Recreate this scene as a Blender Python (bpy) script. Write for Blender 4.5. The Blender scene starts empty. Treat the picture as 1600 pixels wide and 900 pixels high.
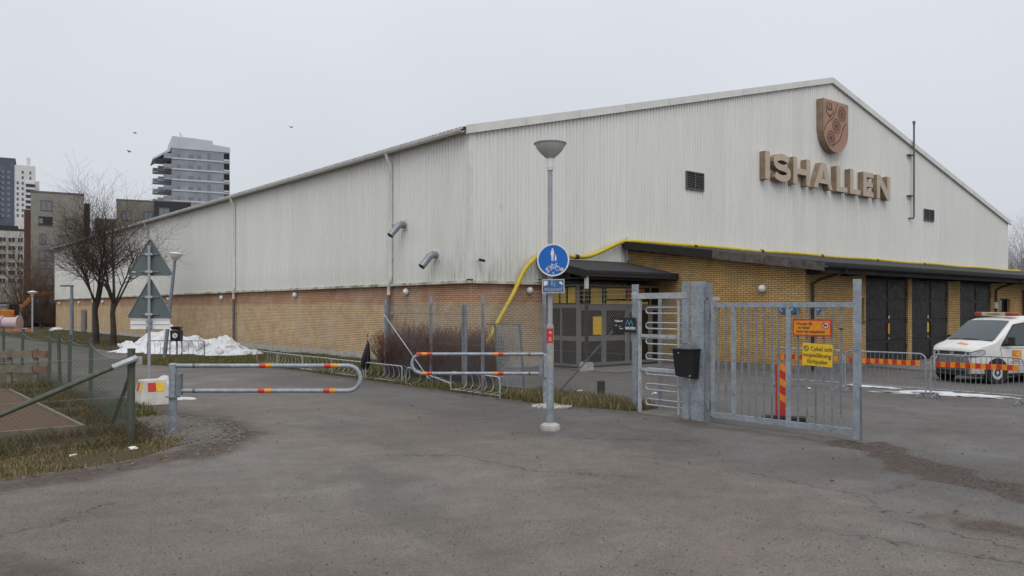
import bpy, bmesh, math, random
from math import sin, cos, pi, radians as R
from mathutils import Vector, Matrix, noise as mnoise
random.seed(11)
scene = bpy.context.scene
COL = scene.collection

# ------------------------------------------------------------------ camera
cam_d = bpy.data.cameras.new('camera')
cam = bpy.data.objects.new('camera', cam_d); COL.objects.link(cam)
cam.location = (0, 0, 2.2); cam.rotation_euler = (R(90), 0, 0)
cam_d.sensor_width = 36; cam_d.lens = 36 * 1270 / 1600
cam_d.shift_y = 0.02; cam_d.clip_start = 0.1; cam_d.clip_end = 3000
scene.camera = cam

# ------------------------------------------------------------------ overcast sky
world = bpy.data.worlds.new('World'); scene.world = world; world.use_nodes = True
wn = world.node_tree.nodes; wl = world.node_tree.links; wn.clear()
w_out = wn.new('ShaderNodeOutputWorld'); w_bg = wn.new('ShaderNodeBackground')
w_bg.inputs['Strength'].default_value = 0.1
w_sky = wn.new('ShaderNodeTexSky'); w_sky.sky_type = 'NISHITA'; w_sky.sun_disc = False
w_sky.sun_elevation = R(52); w_sky.sun_rotation = R(180); w_sky.air_density = 1.0; w_sky.dust_density = 5.0
w_tc = wn.new('ShaderNodeTexCoord'); w_sep = wn.new('ShaderNodeSeparateXYZ')
wl.new(w_tc.outputs['Generated'], w_sep.inputs[0])
w_ma = wn.new('ShaderNodeMath'); w_ma.operation = 'MULTIPLY_ADD'; w_ma.use_clamp = False
w_cl = wn.new('ShaderNodeMath'); w_cl.operation = 'MAXIMUM'; w_cl.inputs[1].default_value = 0
wl.new(w_sep.outputs['Z'], w_cl.inputs[0]); wl.new(w_cl.outputs[0], w_ma.inputs[0])
w_ma.inputs[1].default_value = 0.6; w_ma.inputs[2].default_value = 1.0
w_nz = wn.new('ShaderNodeTexNoise'); w_nz.inputs['Scale'].default_value = 2.2; w_nz.inputs['Detail'].default_value = 3
wl.new(w_tc.outputs['Generated'], w_nz.inputs['Vector'])
w_nr = wn.new('ShaderNodeMapRange'); w_nr.inputs[1].default_value = .3; w_nr.inputs[2].default_value = .7
w_nr.inputs[3].default_value = .96; w_nr.inputs[4].default_value = 1.04; wl.new(w_nz.outputs['Fac'], w_nr.inputs[0])
w_mm = wn.new('ShaderNodeMath'); w_mm.operation = 'MULTIPLY'
wl.new(w_ma.outputs[0], w_mm.inputs[0]); wl.new(w_nr.outputs[0], w_mm.inputs[1])
w_vs = wn.new('ShaderNodeVectorMath'); w_vs.operation = 'SCALE'; w_vs.inputs[0].default_value = (6.35, 6.6, 7.1)
wl.new(w_mm.outputs[0], w_vs.inputs['Scale'])
w_mix = wn.new('ShaderNodeMix'); w_mix.data_type = 'RGBA'; w_mix.inputs[0].default_value = 0.93
wl.new(w_sky.outputs[0], w_mix.inputs[6]); wl.new(w_vs.outputs[0], w_mix.inputs[7])
wl.new(w_mix.outputs[2], w_bg.inputs['Color']); wl.new(w_bg.outputs[0], w_out.inputs[0])

sun_d = bpy.data.lights.new('sun', 'SUN'); sun_d.energy = 1.1; sun_d.angle = R(45); sun_d.color = (1, .97, .93)
sun = bpy.data.objects.new('sun', sun_d); COL.objects.link(sun); sun.location = (0, -20, 40)
sun.rotation_euler = (R(38), 0, 0)

scene.view_settings.view_transform = 'Standard'; scene.view_settings.look = 'None'
scene.view_settings.exposure = 0.0; scene.view_settings.gamma = 1.0
scene.view_settings.use_curve_mapping = False
scene.cycles.max_bounces = 6; scene.cycles.diffuse_bounces = 3; scene.cycles.glossy_bounces = 3
scene.cycles.transparent_max_bounces = 12; scene.cycles.caustics_reflective = False; scene.cycles.caustics_refractive = False

# ------------------------------------------------------------------ site frame: hall corner at (CX, CY), x along the gable, y along the long side
ANG = R(39.31); CX, CY = -1.5, 28.95
EX = Vector((cos(ANG), sin(ANG), 0)); DY = Vector((-sin(ANG), cos(ANG), 0))
def L(x, y, z=0.0): return Vector((CX, CY, 0)) + EX * x + DY * y + Vector((0, 0, z))
def W2L(X, Y):
    v = Vector((X - CX, Y - CY, 0)); return v.dot(EX), v.dot(DY)

# ------------------------------------------------------------------ mesh helper
class MB:
    def __init__(s): s.v = []; s.f = []
    def add(s, vs, fs):
        o = len(s.v); s.v += [tuple(p) for p in vs]; s.f += [tuple(i + o for i in f) for f in fs]; return s
    def box(s, c, d, rz=0, rx=0, ry=0):
        hx, hy, hz = d[0] / 2, d[1] / 2, d[2] / 2
        m = Matrix.Rotation(rz, 3, 'Z') @ Matrix.Rotation(ry, 3, 'Y') @ Matrix.Rotation(rx, 3, 'X'); c = Vector(c)
        vs = [c + m @ Vector((a * hx, b * hy, e * hz)) for e in (-1, 1) for a, b in ((-1, -1), (1, -1), (1, 1), (-1, 1))]
        return s.add(vs, [(3, 2, 1, 0), (4, 5, 6, 7), (0, 1, 5, 4), (1, 2, 6, 5), (2, 3, 7, 6), (3, 0, 4, 7)])
    def b6(s, x0, x1, y0, y1, z0, z1):
        return s.box(((x0 + x1) / 2, (y0 + y1) / 2, (z0 + z1) / 2), (abs(x1 - x0), abs(y1 - y0), abs(z1 - z0)))
    def tube(s, pts, r, n=8, caps=True, closed=False):
        pts = [Vector(p) for p in pts]; k = len(pts)
        rs = r if isinstance(r, (list, tuple)) else [r] * k
        t0 = (pts[1] - pts[0]).normalized()
        up = Vector((0, 0, 1)) if abs(t0.z) < .9 else Vector((1, 0, 0))
        nrm = t0.cross(up).normalized(); vs = []
        for i in range(k):
            if closed: t = (pts[(i + 1) % k] - pts[i - 1])
            elif i == 0: t = pts[1] - pts[0]
            elif i == k - 1: t = pts[-1] - pts[-2]
            else: t = (pts[i + 1] - pts[i]).normalized() + (pts[i] - pts[i - 1]).normalized()
            t = t.normalized() if t.length > 1e-9 else t0
            nrm = (nrm - t * nrm.dot(t)); nrm = nrm.normalized() if nrm.length > 1e-6 else t.orthogonal().normalized()
            b = t.cross(nrm)
            for j in range(n):
                a = 2 * pi * j / n; vs.append(pts[i] + (nrm * cos(a) + b * sin(a)) * rs[i])
        fs = []
        for i in range(k if closed else k - 1):
            i2 = (i + 1) % k
            for j in range(n):
                fs.append((i * n + j, i * n + (j + 1) % n, i2 * n + (j + 1) % n, i2 * n + j))
        if caps and not closed:
            fs.append(tuple(range(n))[::-1]); fs.append(tuple((k - 1) * n + j for j in range(n)))
        return s.add(vs, fs)
    def lathe(s, prof, n=16, c=(0, 0, 0), caps=True):
        vs = []; fs = []; k = len(prof)
        for r, z in prof:
            for j in range(n):
                a = 2 * pi * j / n; vs.append((c[0] + r * cos(a), c[1] + r * sin(a), c[2] + z))
        for i in range(k - 1):
            for j in range(n): fs.append((i * n + j, i * n + (j + 1) % n, (i + 1) * n + (j + 1) % n, (i + 1) * n + j))
        if caps: fs.append(tuple(range(n))[::-1]); fs.append(tuple((k - 1) * n + j for j in range(n)))
        return s.add(vs, fs)
    def prism(s, poly, w0, w1, m=lambda u, v, w: (u, w, v)):
        n = len(poly)
        vs = [m(u, v, w0) for u, v in poly] + [m(u, v, w1) for u, v in poly]
        fs = [tuple(range(n)), tuple(range(2 * n - 1, n - 1, -1))]
        for i in range(n): fs.append((i, (i + 1) % n, n + (i + 1) % n, n + i))
        return s.add(vs, fs)
    def ring(s, c, r0, r1, w0, w1, n=28, a0=0, a1=2 * pi, m=lambda u, v, w: (u, w, v)):
        full = abs(a1 - a0 - 2 * pi) < 1e-6; k = n if full else n + 1; vs = []; fs = []
        for i in range(k):
            a = a0 + (a1 - a0) * i / n
            for r, w in ((r0, w0), (r1, w0), (r1, w1), (r0, w1)): vs.append(m(c[0] + r * cos(a), c[1] + r * sin(a), w))
        for i in range(n):
            p, q = i * 4, ((i + 1) % k) * 4
            for j in range(4): fs.append((p + j, p + (j + 1) % 4, q + (j + 1) % 4, q + j))
        if not full: fs += [(0, 1, 2, 3), ((k - 1) * 4 + 3, (k - 1) * 4 + 2, (k - 1) * 4 + 1, (k - 1) * 4)]
        return s.add(vs, fs)
    def mesh(s, name, mat, smooth=False, fix=True):
        me = bpy.data.meshes.new(name); me.from_pydata(s.v, [], s.f); me.update()
        if fix and len(s.f) < 20000:
            bm = bmesh.new(); bm.from_mesh(me); bmesh.ops.recalc_face_normals(bm, faces=bm.faces); bm.to_mesh(me); bm.free()
        if mat: me.materials.append(mat)
        if smooth:
            me.shade_smooth()
            try: me.set_sharp_from_angle(angle=R(42))
            except Exception: pass
        return me
    def build(s, name, mat, parent=None, smooth=False, fix=True, bevel=0):
        me = s.mesh(name, mat, False, fix)
        if bevel:
            bm = bmesh.new(); bm.from_mesh(me)
            bmesh.ops.remove_doubles(bm, verts=bm.verts, dist=1e-5)
            es = [e for e in bm.edges if len(e.link_faces) == 2 and e.calc_face_angle(0) > .5]
            bmesh.ops.bevel(bm, geom=es, offset=bevel, segments=2, profile=.6, affect='EDGES')
            bm.to_mesh(me); bm.free()
        if smooth:
            me.shade_smooth()
            try: me.set_sharp_from_angle(angle=R(42))
            except Exception: pass
        return link(name, me, parent)

def link(name, me, parent=None):
    o = bpy.data.objects.new(name, me); COL.objects.link(o)
    if parent: o.parent = parent
    return o
def tag(o, label=None, cat=None, group=None, kind=None):
    if label: o['label'] = label
    if cat: o['category'] = cat
    if group: o['group'] = group
    if kind: o['kind'] = kind
    return o
def at(o, x, y, z=0, rz=0):
    o.location = L(x, y, z); o.rotation_euler = (0, 0, ANG + rz); return o
def thing(name, label, cat, x, y, z=0, rz=0, group=None):
    o = bpy.data.objects.new(name, None); COL.objects.link(o); o.empty_display_size = .2
    at(o, x, y, z, rz); return tag(o, label, cat, group)
def copy_tree(o, parent=None):
    c = o.copy(); COL.objects.link(c); c.parent = parent
    for ch in list(o.children): copy_tree(ch, c)
    return c
def text_mesh(txt, size, mat, parent, name, loc, depth=.0015, bold=0, sx=1, align='CENTER'):
    """flat lettering in the x-z plane, read from -y"""
    cu = bpy.data.curves.new(name, 'FONT'); cu.body = txt; cu.size = size; cu.align_x = align; cu.align_y = 'CENTER'
    cu.extrude = depth; cu.offset = bold; cu.resolution_u = 3
    t = bpy.data.objects.new(name, cu); COL.objects.link(t)
    me = bpy.data.meshes.new_from_object(t); bpy.data.objects.remove(t); bpy.data.curves.remove(cu)
    for v in me.vertices: x, y, z = v.co; v.co = (x * sx, -z, y)
    me.materials.clear(); me.materials.append(mat)
    o = link(name, me, parent); o.location = loc; return o

# ------------------------------------------------------------------ materials
def rgb(c): return (c[0], c[1], c[2], 1)
class NT:
    def __init__(s, name):
        s.m = bpy.data.materials.new(name); s.m.use_nodes = True; s.t = s.m.node_tree; s.t.nodes.clear()
        s.out = s.n('ShaderNodeOutputMaterial'); s.p = s.n('ShaderNodeBsdfPrincipled'); s.l(s.p.outputs[0], s.out.inputs[0])
        s._tc = None
    def n(s, k): return s.t.nodes.new(k)
    def l(s, a, b): s.t.links.new(a, b)
    def co(s):
        if not s._tc: s._tc = s.n('ShaderNodeTexCoord')
        return s._tc.outputs['Object']
    def sep(s, v=None):
        q = s.n('ShaderNodeSeparateXYZ'); s.l(v or s.co(), q.inputs[0]); return q.outputs
    def comb(s, x, y, z=None):
        q = s.n('ShaderNodeCombineXYZ')
        for i, k in enumerate((x, y, z)):
            if k is None: continue
            if isinstance(k, (int, float)): q.inputs[i].default_value = k
            else: s.l(k, q.inputs[i])
        return q.outputs[0]
    def math(s, op, a, b=None, c=None, clamp=False):
        q = s.n('ShaderNodeMath'); q.operation = op; q.use_clamp = clamp
        for i, k in enumerate((a, b, c)):
            if k is None: continue
            if isinstance(k, (int, float)): q.inputs[i].default_value = k
            else: s.l(k, q.inputs[i])
        return q.outputs[0]
    def scale(s, v, sc):
        q = s.n('ShaderNodeVectorMath'); q.operation = 'MULTIPLY'; s.l(v, q.inputs[0]); q.inputs[1].default_value = sc; return q.outputs[0]
    def noise(s, sc, det=4, rough=.55, v=None, dist=0):
        q = s.n('ShaderNodeTexNoise'); q.inputs['Scale'].default_value = sc; q.inputs['Detail'].default_value = det
        q.inputs['Roughness'].default_value = rough; q.inputs['Distortion'].default_value = dist
        s.l(v or s.co(), q.inputs['Vector']); return q.outputs['Fac']
    def rng(s, f, a, b, c=0, d=1, smooth=False):
        q = s.n('ShaderNodeMapRange'); s.l(f, q.inputs[0])
        if smooth: q.interpolation_type = 'SMOOTHSTEP'
        for i, k in enumerate((a, b, c, d)): q.inputs[i + 1].default_value = k
        return q.outputs[0]
    def mix(s, f, a, b, mode='MIX'):
        q = s.n('ShaderNodeMix'); q.data_type = 'RGBA'; q.blend_type = mode
        if isinstance(f, (int, float)): q.inputs[0].default_value = f
        else: s.l(f, q.inputs[0])
        for i, k in ((6, a), (7, b)):
            if isinstance(k, (tuple, list)): q.inputs[i].default_value = rgb(k)
            else: s.l(k, q.inputs[i])
        return q.outputs[2]
    def grey(s, f):
        q = s.n('ShaderNodeCombineColor')
        for i in range(3): s.l(f, q.inputs[i])
        return q.outputs[0]
    def bump(s, h, strength=.5, dist=.01):
        q = s.n('ShaderNodeBump'); q.inputs['Strength'].default_value = strength; q.inputs['Distance'].default_value = dist
        s.l(h, q.inputs['Height']); s.l(q.outputs[0], s.p.inputs['Normal'])
    def fin(s, col, rough=.7, metal=0, spec=None):
        if isinstance(col, (tuple, list)): s.p.inputs['Base Color'].default_value = rgb(col)
        else: s.l(col, s.p.inputs['Base Color'])
        if isinstance(rough, (int, float)): s.p.inputs['Roughness'].default_value = rough
        else: s.l(rough, s.p.inputs['Roughness'])
        s.p.inputs['Metallic'].default_value = metal
        if spec is not None: s.p.inputs['Specular IOR Level'].default_value = spec
        return s.m
def mat_plain(name, c, rough=.6, metal=0, var=.12, sc=6, spec=None, bump=0):
    t = NT(name); f = t.rng(t.noise(sc, 5), .3, .7, 1 - var, 1 + var)
    col = t.mix(1, c, t.grey(f), 'MULTIPLY')
    if bump: t.bump(t.noise(sc * 6, 4), bump, .01)
    return t.fin(col, t.rng(t.noise(sc * 1.7, 3), .3, .7, max(.05, rough - .1), min(1, rough + .1)), metal, spec)
def mat_galv(name, c=(.325, .36, .40), metal=.35, rust=0.0):
    t = NT(name)
    v = t.n('ShaderNodeTexVoronoi'); v.inputs['Scale'].default_value = 24; t.l(t.co(), v.inputs['Vector'])
    a = t.rng(v.outputs['Color'], 0, 1, .82, 1.14); b = t.rng(t.noise(4, 6, .65), .3, .7, .74, 1.18)
    col = t.mix(1, c, t.grey(t.math('MULTIPLY', a, b)), 'MULTIPLY')
    d = t.rng(t.noise(11, 6, .75), .6, .72, 0, .5)
    col = t.mix(d, col, (.12, .105, .09))
    return t.fin(col, t.rng(t.noise(9, 3), .3, .7, .42, .62), metal)
M = {}
M['galv'] = mat_galv('galvanised_steel')
M['galv_dark'] = mat_galv('galvanised_steel_weathered', (.23, .255, .285), .3)
M['galv_light'] = mat_galv('galvanised_steel_pale', (.44, .465, .48), .3)
M['wire'] = mat_plain('galvanised_wire', (.20, .20, .195), .55, .1)
M['green_wire'] = mat_plain('green_coated_wire', (.07, .095, .07), .55)
M['green_post'] = mat_plain('green_painted_post', (.07, .085, .06), .6, 0, .25, 9)
M['red'] = mat_plain('red_reflective', (.52, .035, .02), .4, 0, .18, 12)
M['orange'] = mat_plain('orange_reflective', (.72, .26, .015), .4, 0, .15, 12)
M['yellow'] = mat_plain('yellow_reflective', (.78, .50, .02), .4, 0, .1, 12)
M['black'] = mat_plain('black_plastic', (.012, .012, .014), .45, 0, .2)
M['dark'] = mat_plain('dark_paint', (.022, .02, .02), .5, 0, .2)
M['brownblack'] = mat_plain('brown_black_paint', (.013, .011, .011), .5, 0, .25, 3, spec=.3)
M['white'] = mat_plain('white_paint', (.74, .74, .72), .45, 0, .06)
M['greywhite'] = mat_plain('grey_white_enamel', (.50, .50, .49), .5, 0, .12, 5)
M['concrete'] = mat_plain('concrete', (.40, .39, .35), .85, 0, .22, 4, bump=.3)
M['concrete_dark'] = mat_plain('dirty_concrete', (.17, .16, .145), .9, 0, .3, 3, bump=.3)
M['blue_sign'] = mat_plain('blue_sign', (.004, .12, .50), .4, 0, .05)
M['blue_dull'] = mat_plain('faded_blue_sign', (.035, .12, .30), .5, 0, .2, 9)
M['pole'] = mat_plain('painted_grey_pole', (.33, .35, .37), .5, .1, .12, 4)
M['alu'] = mat_plain('aluminium_frame', (.185, .18, .17), .5, .1, .12)
M['rubber'] = mat_plain('rubber', (.015, .015, .015), .8, 0, .2)
def mat_glass(name, c, rough=.06):
    t = NT(name); t.bump(t.noise(1.3, 2), .03, .05); return t.fin(c, rough, 0, .6)
M['glass'] = mat_glass('dark_window_glass', (.012, .013, .013))
M['glass_sky'] = mat_glass('pale_window_glass', (.16, .19, .20), .12)
# ------------------------------------------------------------------ surfaces
def seg_dist(t, px, py, a, b):
    ax, ay = a; bx, by = b; dx, dy = bx - ax, by - ay; l2 = dx * dx + dy * dy
    ux = t.math('SUBTRACT', px, ax); uy = t.math('SUBTRACT', py, ay)
    k = t.math('MULTIPLY_ADD', ux, dx / l2, t.math('MULTIPLY', uy, dy / l2), clamp=True)
    ex = t.math('MULTIPLY_ADD', k, -dx, ux); ey = t.math('MULTIPLY_ADD', k, -dy, uy)
    return t.math('SQRT', t.math('ADD', t.math('MULTIPLY', ex, ex), t.math('MULTIPLY', ey, ey)))
def poly_dist(t, px, py, pts):
    d = None
    for a, b in zip(pts[:-1], pts[1:]):
        q = seg_dist(t, px, py, a, b); d = q if d is None else t.math('MINIMUM', d, q)
    return d
def mat_asphalt():
    t = NT('asphalt'); s = t.sep(); x, y = s[0], s[1]
    w1 = t.noise(.9, 4); w2 = t.noise(1.1, 4, v=t.scale(t.co(), (1, 1.3, 1)))
    wx = t.math('MULTIPLY_ADD', t.math('SUBTRACT', w1, .5), 1.5, x); wy = t.math('MULTIPLY_ADD', t.math('SUBTRACT', w2, .5), 1.5, y)
    f1 = t.noise(6, 3, .6); c1 = t.math('MULTIPLY_ADD', t.math('SUBTRACT', f1, .5), .5, x); c2 = t.math('MULTIPLY_ADD', t.math('SUBTRACT', t.noise(7, 3), .5), .5, y)
    big = t.rng(t.noise(.22, 5, .6), .34, .66); mid = t.rng(t.noise(1.4, 5, .6), .35, .65)
    col = t.mix(big, (.142, .121, .100), (.19, .171, .150))
    newer = t.math('MULTIPLY', t.rng(wx, -8.3, -7.3, 0, 1, True), .75); col = t.mix(newer, col, t.mix(big, (.098, .096, .093), (.14, .138, .136)))
    col = t.mix(t.math('MULTIPLY', mid, .45), col, (.112, .099, .084))
    # coarse chippings and small dark pits
    ag = t.n('ShaderNodeTexVoronoi'); ag.inputs['Scale'].default_value = 95; t.l(t.co(), ag.inputs['Vector'])
    col = t.mix(1, col, t.grey(t.rng(ag.outputs['Color'], 0, 1, .62, 1.38)), 'MULTIPLY')
    col = t.mix(1, col, t.grey(t.rng(t.noise(36, 3, .8), .28, .72, .78, 1.22)), 'MULTIPLY'); col = t.mix(1, col, t.grey(t.rng(t.noise(3.2, 5, .7), .3, .7, .88, 1.12)), 'MULTIPLY')
    pit = t.n('ShaderNodeTexVoronoi'); pit.inputs['Scale'].default_value = 13; t.l(t.co(), pit.inputs['Vector'])
    pm = t.math('MULTIPLY', t.rng(pit.outputs['Distance'], .10, .17, 1, 0), t.rng(t.noise(.8, 4), .46, .62))
    col = t.mix(t.math('MULTIPLY', pm, .75), col, (.04, .037, .033))
    ravel = t.math('MULTIPLY', t.rng(t.noise(26, 4, .75), .52, .66), t.rng(t.noise(.55, 5, .65, v=t.scale(t.co(), (1, .6, 1))), .55, .68))
    col = t.mix(t.math('MULTIPLY', ravel, .6), col, (.06, .056, .05))
    pink = t.math('MULTIPLY', t.rng(t.noise(.6, 3), .56, .7), .35); col = t.mix(pink, col, (.185, .145, .13))
    damp = t.math('MULTIPLY', t.rng(t.noise(.42, 5, .6, v=t.scale(t.co(), (1, .55, 1)), dist=.6), .5, .64), .42); col = t.mix(damp, col, (.085, .077, .069))
    # loose soil along the verge and in the hollow by the gate
    e = poly_dist(t, wx, wy, [(-30, -12.0), (-15.74, -11.6), (-14.5, -11.3), (-13.2, -10.7), (-12, -9.7), (-11.55, -7.7), (-12.0, -4.5), (-12.3, 2), (-12.2, 20)])
    soil = t.rng(e, .12, .75, 1, 0, True)
    p1 = t.rng(poly_dist(t, wx, wy, [(-4.55, -16.75), (-5.4, -17.95), (-6.0, -18.8), (-6.5, -19.8)]), .32, .46, 1, 0, True)
    p2 = t.rng(poly_dist(t, wx, wy, [(-8.3, -19.8), (-8.25, -20.6)]), .05, .38, 1, 0, True)
    p3 = t.rng(poly_dist(t, wx, wy, [(-4.5, -13.2), (-4.8, -14.8), (-4.75, -16.6)]), .0, .4, .7, 0, True)
    p4 = t.rng(poly_dist(t, wx, wy, [(-4.9, 8), (-5.0, 0), (-5.1, -6), (-4.9, -9.5), (-4.3, -12.3)]), .0, .45, .6, 0, True)
    p5 = t.rng(poly_dist(t, wx, wy, [(-16.4, -14.6), (-16.0, -15.6)]), .05, .5, .8, 0, True)
    sm = soil
    for p in (p1, p2, p3, p4, p5): sm = t.math('MAXIMUM', sm, p)
    soilc = t.mix(t.rng(t.noise(40, 4, .7), .35, .65), (.055, .040, .032), (.10, .077, .062))
    sm = t.math('MULTIPLY', sm, t.rng(t.noise(9, 5, .7), .3, .52, .45, 1))
    col = t.mix(t.math('MULTIPLY', sm, .92), col, soilc)
    # cracks
    d = poly_dist(t, c1, c2, [(-10.9, -12.7), (-10.08, -13.47), (-9.98, -14.97), (-9.2, -16.2)])
    d = t.math('MINIMUM', d, poly_dist(t, c1, c2, [(-9.7, -19.1), (-9.43, -20.19), (-9.2, -21.2)]))
    d = t.math('MINIMUM', d, poly_dist(t, c1, c2, [(-7.8, -16.8), (-7.94, -18.59), (-6.77, -18.65)]))
    d = t.math('MINIMUM', d, poly_dist(t, c1, c2, [(-7.94, -18.59), (-8.7, -19.3), (-8.9, -20.5)]))
    d = t.math('MINIMUM', d, poly_dist(t, c1, c2, [(-16.5, -14.2), (-15.6, -14.0), (-14.9, -13.4)]))
    d = t.math('MINIMUM', d, poly_dist(t, c1, c2, [(-8.0, -12.2), (-7.4, -13.6), (-6.2, -14.9)]))
    cr = t.math('MULTIPLY', t.rng(d, .008, .035, 1, 0), t.rng(t.noise(3, 4), .38, .6, .15, .9))
    col = t.mix(cr, col, (.045, .042, .038))
    halo = t.math('MULTIPLY', t.rng(d, .03, .3, .35, 0), t.rng(t.noise(30, 4, .8), .45, .6)); col = t.mix(halo, col, (.06, .055, .05))
    h = t.math('SUBTRACT', t.math('MULTIPLY', t.noise(70, 4, .8), .8), t.math('ADD', cr, t.math('MULTIPLY', pm, .8)))
    t.bump(h, .55, .012)
    rough = t.math('MAXIMUM', t.rng(t.noise(.35, 4), .38, .62, .6, .85), t.math('MULTIPLY', sm, .9))
    return t.fin(col, rough, 0, .22)
def mat_soilgrass(name, soil, soil2, grass, amount=.5, sc=1.2):
    t = NT(name); n = t.rng(t.noise(sc, 6, .65), .5 - amount * .35, .62)
    a = t.mix(t.rng(t.noise(24, 5, .7), .3, .7), soil, soil2)
    col = t.mix(n, grass, a); col = t.mix(1, col, t.grey(t.rng(t.noise(60, 4, .8), .25, .75, .6, 1.35)), 'MULTIPLY')
    t.bump(t.noise(45, 5, .8), .9, .03); return t.fin(col, .95, 0, .1)
M['asphalt'] = mat_asphalt()
M['verge'] = mat_soilgrass('verge_turf', (.06, .045, .03), (.11, .085, .06), (.065, .07, .022), .6)
M['strip'] = mat_soilgrass('roadside_turf', (.075, .058, .042), (.13, .105, .07), (.10, .085, .03), .8, 1.8)
M['garden'] = mat_soilgrass('garden_soil', (.055, .042, .03), (.10, .08, .055), (.05, .055, .02), .4)
M['gravel'] = mat_soilgrass('gravel', (.10, .085, .07), (.25, .235, .21), (.17, .155, .13), .2, 2.5)
M['bark'] = mat_soilgrass('bark_mulch', (.10, .064, .043), (.20, .14, .10), (.15, .102, .072), .3, 3)

def sheet(name, poly, z, mat, step=.6, amp=0.0, kind='structure', label=None, edge=0):
    """uneven ground sheet: triangulated polygon, gently lumpy inside, feathered down at the rim"""
    bm = bmesh.new(); pts = []
    n = len(poly)
    for i in range(n):
        a, b = Vector(poly[i]).to_2d(), Vector(poly[(i + 1) % n]).to_2d(); k = max(1, int((b - a).length / step))
        for j in range(k):
            p = a.lerp(b, j / k)
            if edge: p = p + Vector((mnoise.noise((p.x * 1.3, p.y * 1.3, 1)), mnoise.noise((p.x * 1.3, p.y * 1.3, 7)))) * edge
            pts.append(p)
    rim = [bm.verts.new((p.x, p.y, z)) for p in pts]
    f = bm.faces.new(rim); bmesh.ops.triangulate(bm, faces=[f])
    if amp:
        for _ in range(2 if step > .5 else 3):
            bmesh.ops.subdivide_edges(bm, edges=[e for e in bm.edges if e.calc_length() > .35], cuts=1, use_grid_fill=False)
            bmesh.ops.triangulate(bm, faces=bm.faces)
        for v in bm.verts:
            if not v.is_boundary:
                v.co.z += amp * (.6 + .8 * mnoise.noise((v.co.x * .8, v.co.y * .8, 3)) + .4 * mnoise.noise((v.co.x * 3, v.co.y * 3, 5)))
    bmesh.ops.recalc_face_normals(bm, faces=bm.faces)
    me = bpy.data.meshes.new(name); bm.to_mesh(me); bm.free(); me.materials.append(mat)
    for p in me.polygons: p.use_smooth = True
    o = link(name, me); at(o, 0, 0); o['kind'] = kind
    if label: o['label'] = label
    return o
g = MB(); g.add([(-900, -300, 0), (900, -300, 0), (900, 900, 0), (-900, 900, 0)], [(0, 1, 2, 3)])
ground = g.build('asphalt_ground', M['asphalt']); at(ground, 0, 0); ground['kind'] = 'structure'
VERGE = [(-4.1, -11.6), (-4.7, -9.0), (-4.85, -5), (-4.8, 0), (-4.75, 5.3), (-5.4, 8.3), (-7.6, 8.9), (-8.3, 10.4), (-7.0, 15), (-6.4, 21), (-6.8, 30), (-7.4, 45), (-7.4, 80), (-.06, 80), (-.06, -.1), (-1.6, -2.4), (-2.9, -4.5), (-3.1, -11.5)]
sheet('grass_verge', VERGE, .006, M['verge'], .5, .05, edge=.18)
STRIP = [(-60, -11.4), (-15.7, -11.1), (-14.4, -10.85), (-13.4, -10.15), (-12.9, -9.5), (-12.75, -8.0), (-12.4, -6), (-12.35, -3), (-12.3, 4), (-12.2, 20), (-12.5, 60), (-60, 60)]
sheet('garden_ground', STRIP, .004, M['strip'], .5, .012, edge=.2)
sheet('gravel_patch', [(-13.2, -9.9), (-12.2, -9.35), (-11.75, -8.2), (-11.8, -7.2), (-12.1, -6.0), (-12.9, -5.4), (-13.3, -7.5)], .009, M['gravel'], .3, .012, edge=.12)
sheet('concrete_apron', [(3.0, -4.2), (8.0, -4.2), (8.0, -1.9), (3.0, -1.9)], .02, M['concrete_dark'], 1, 0)

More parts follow.
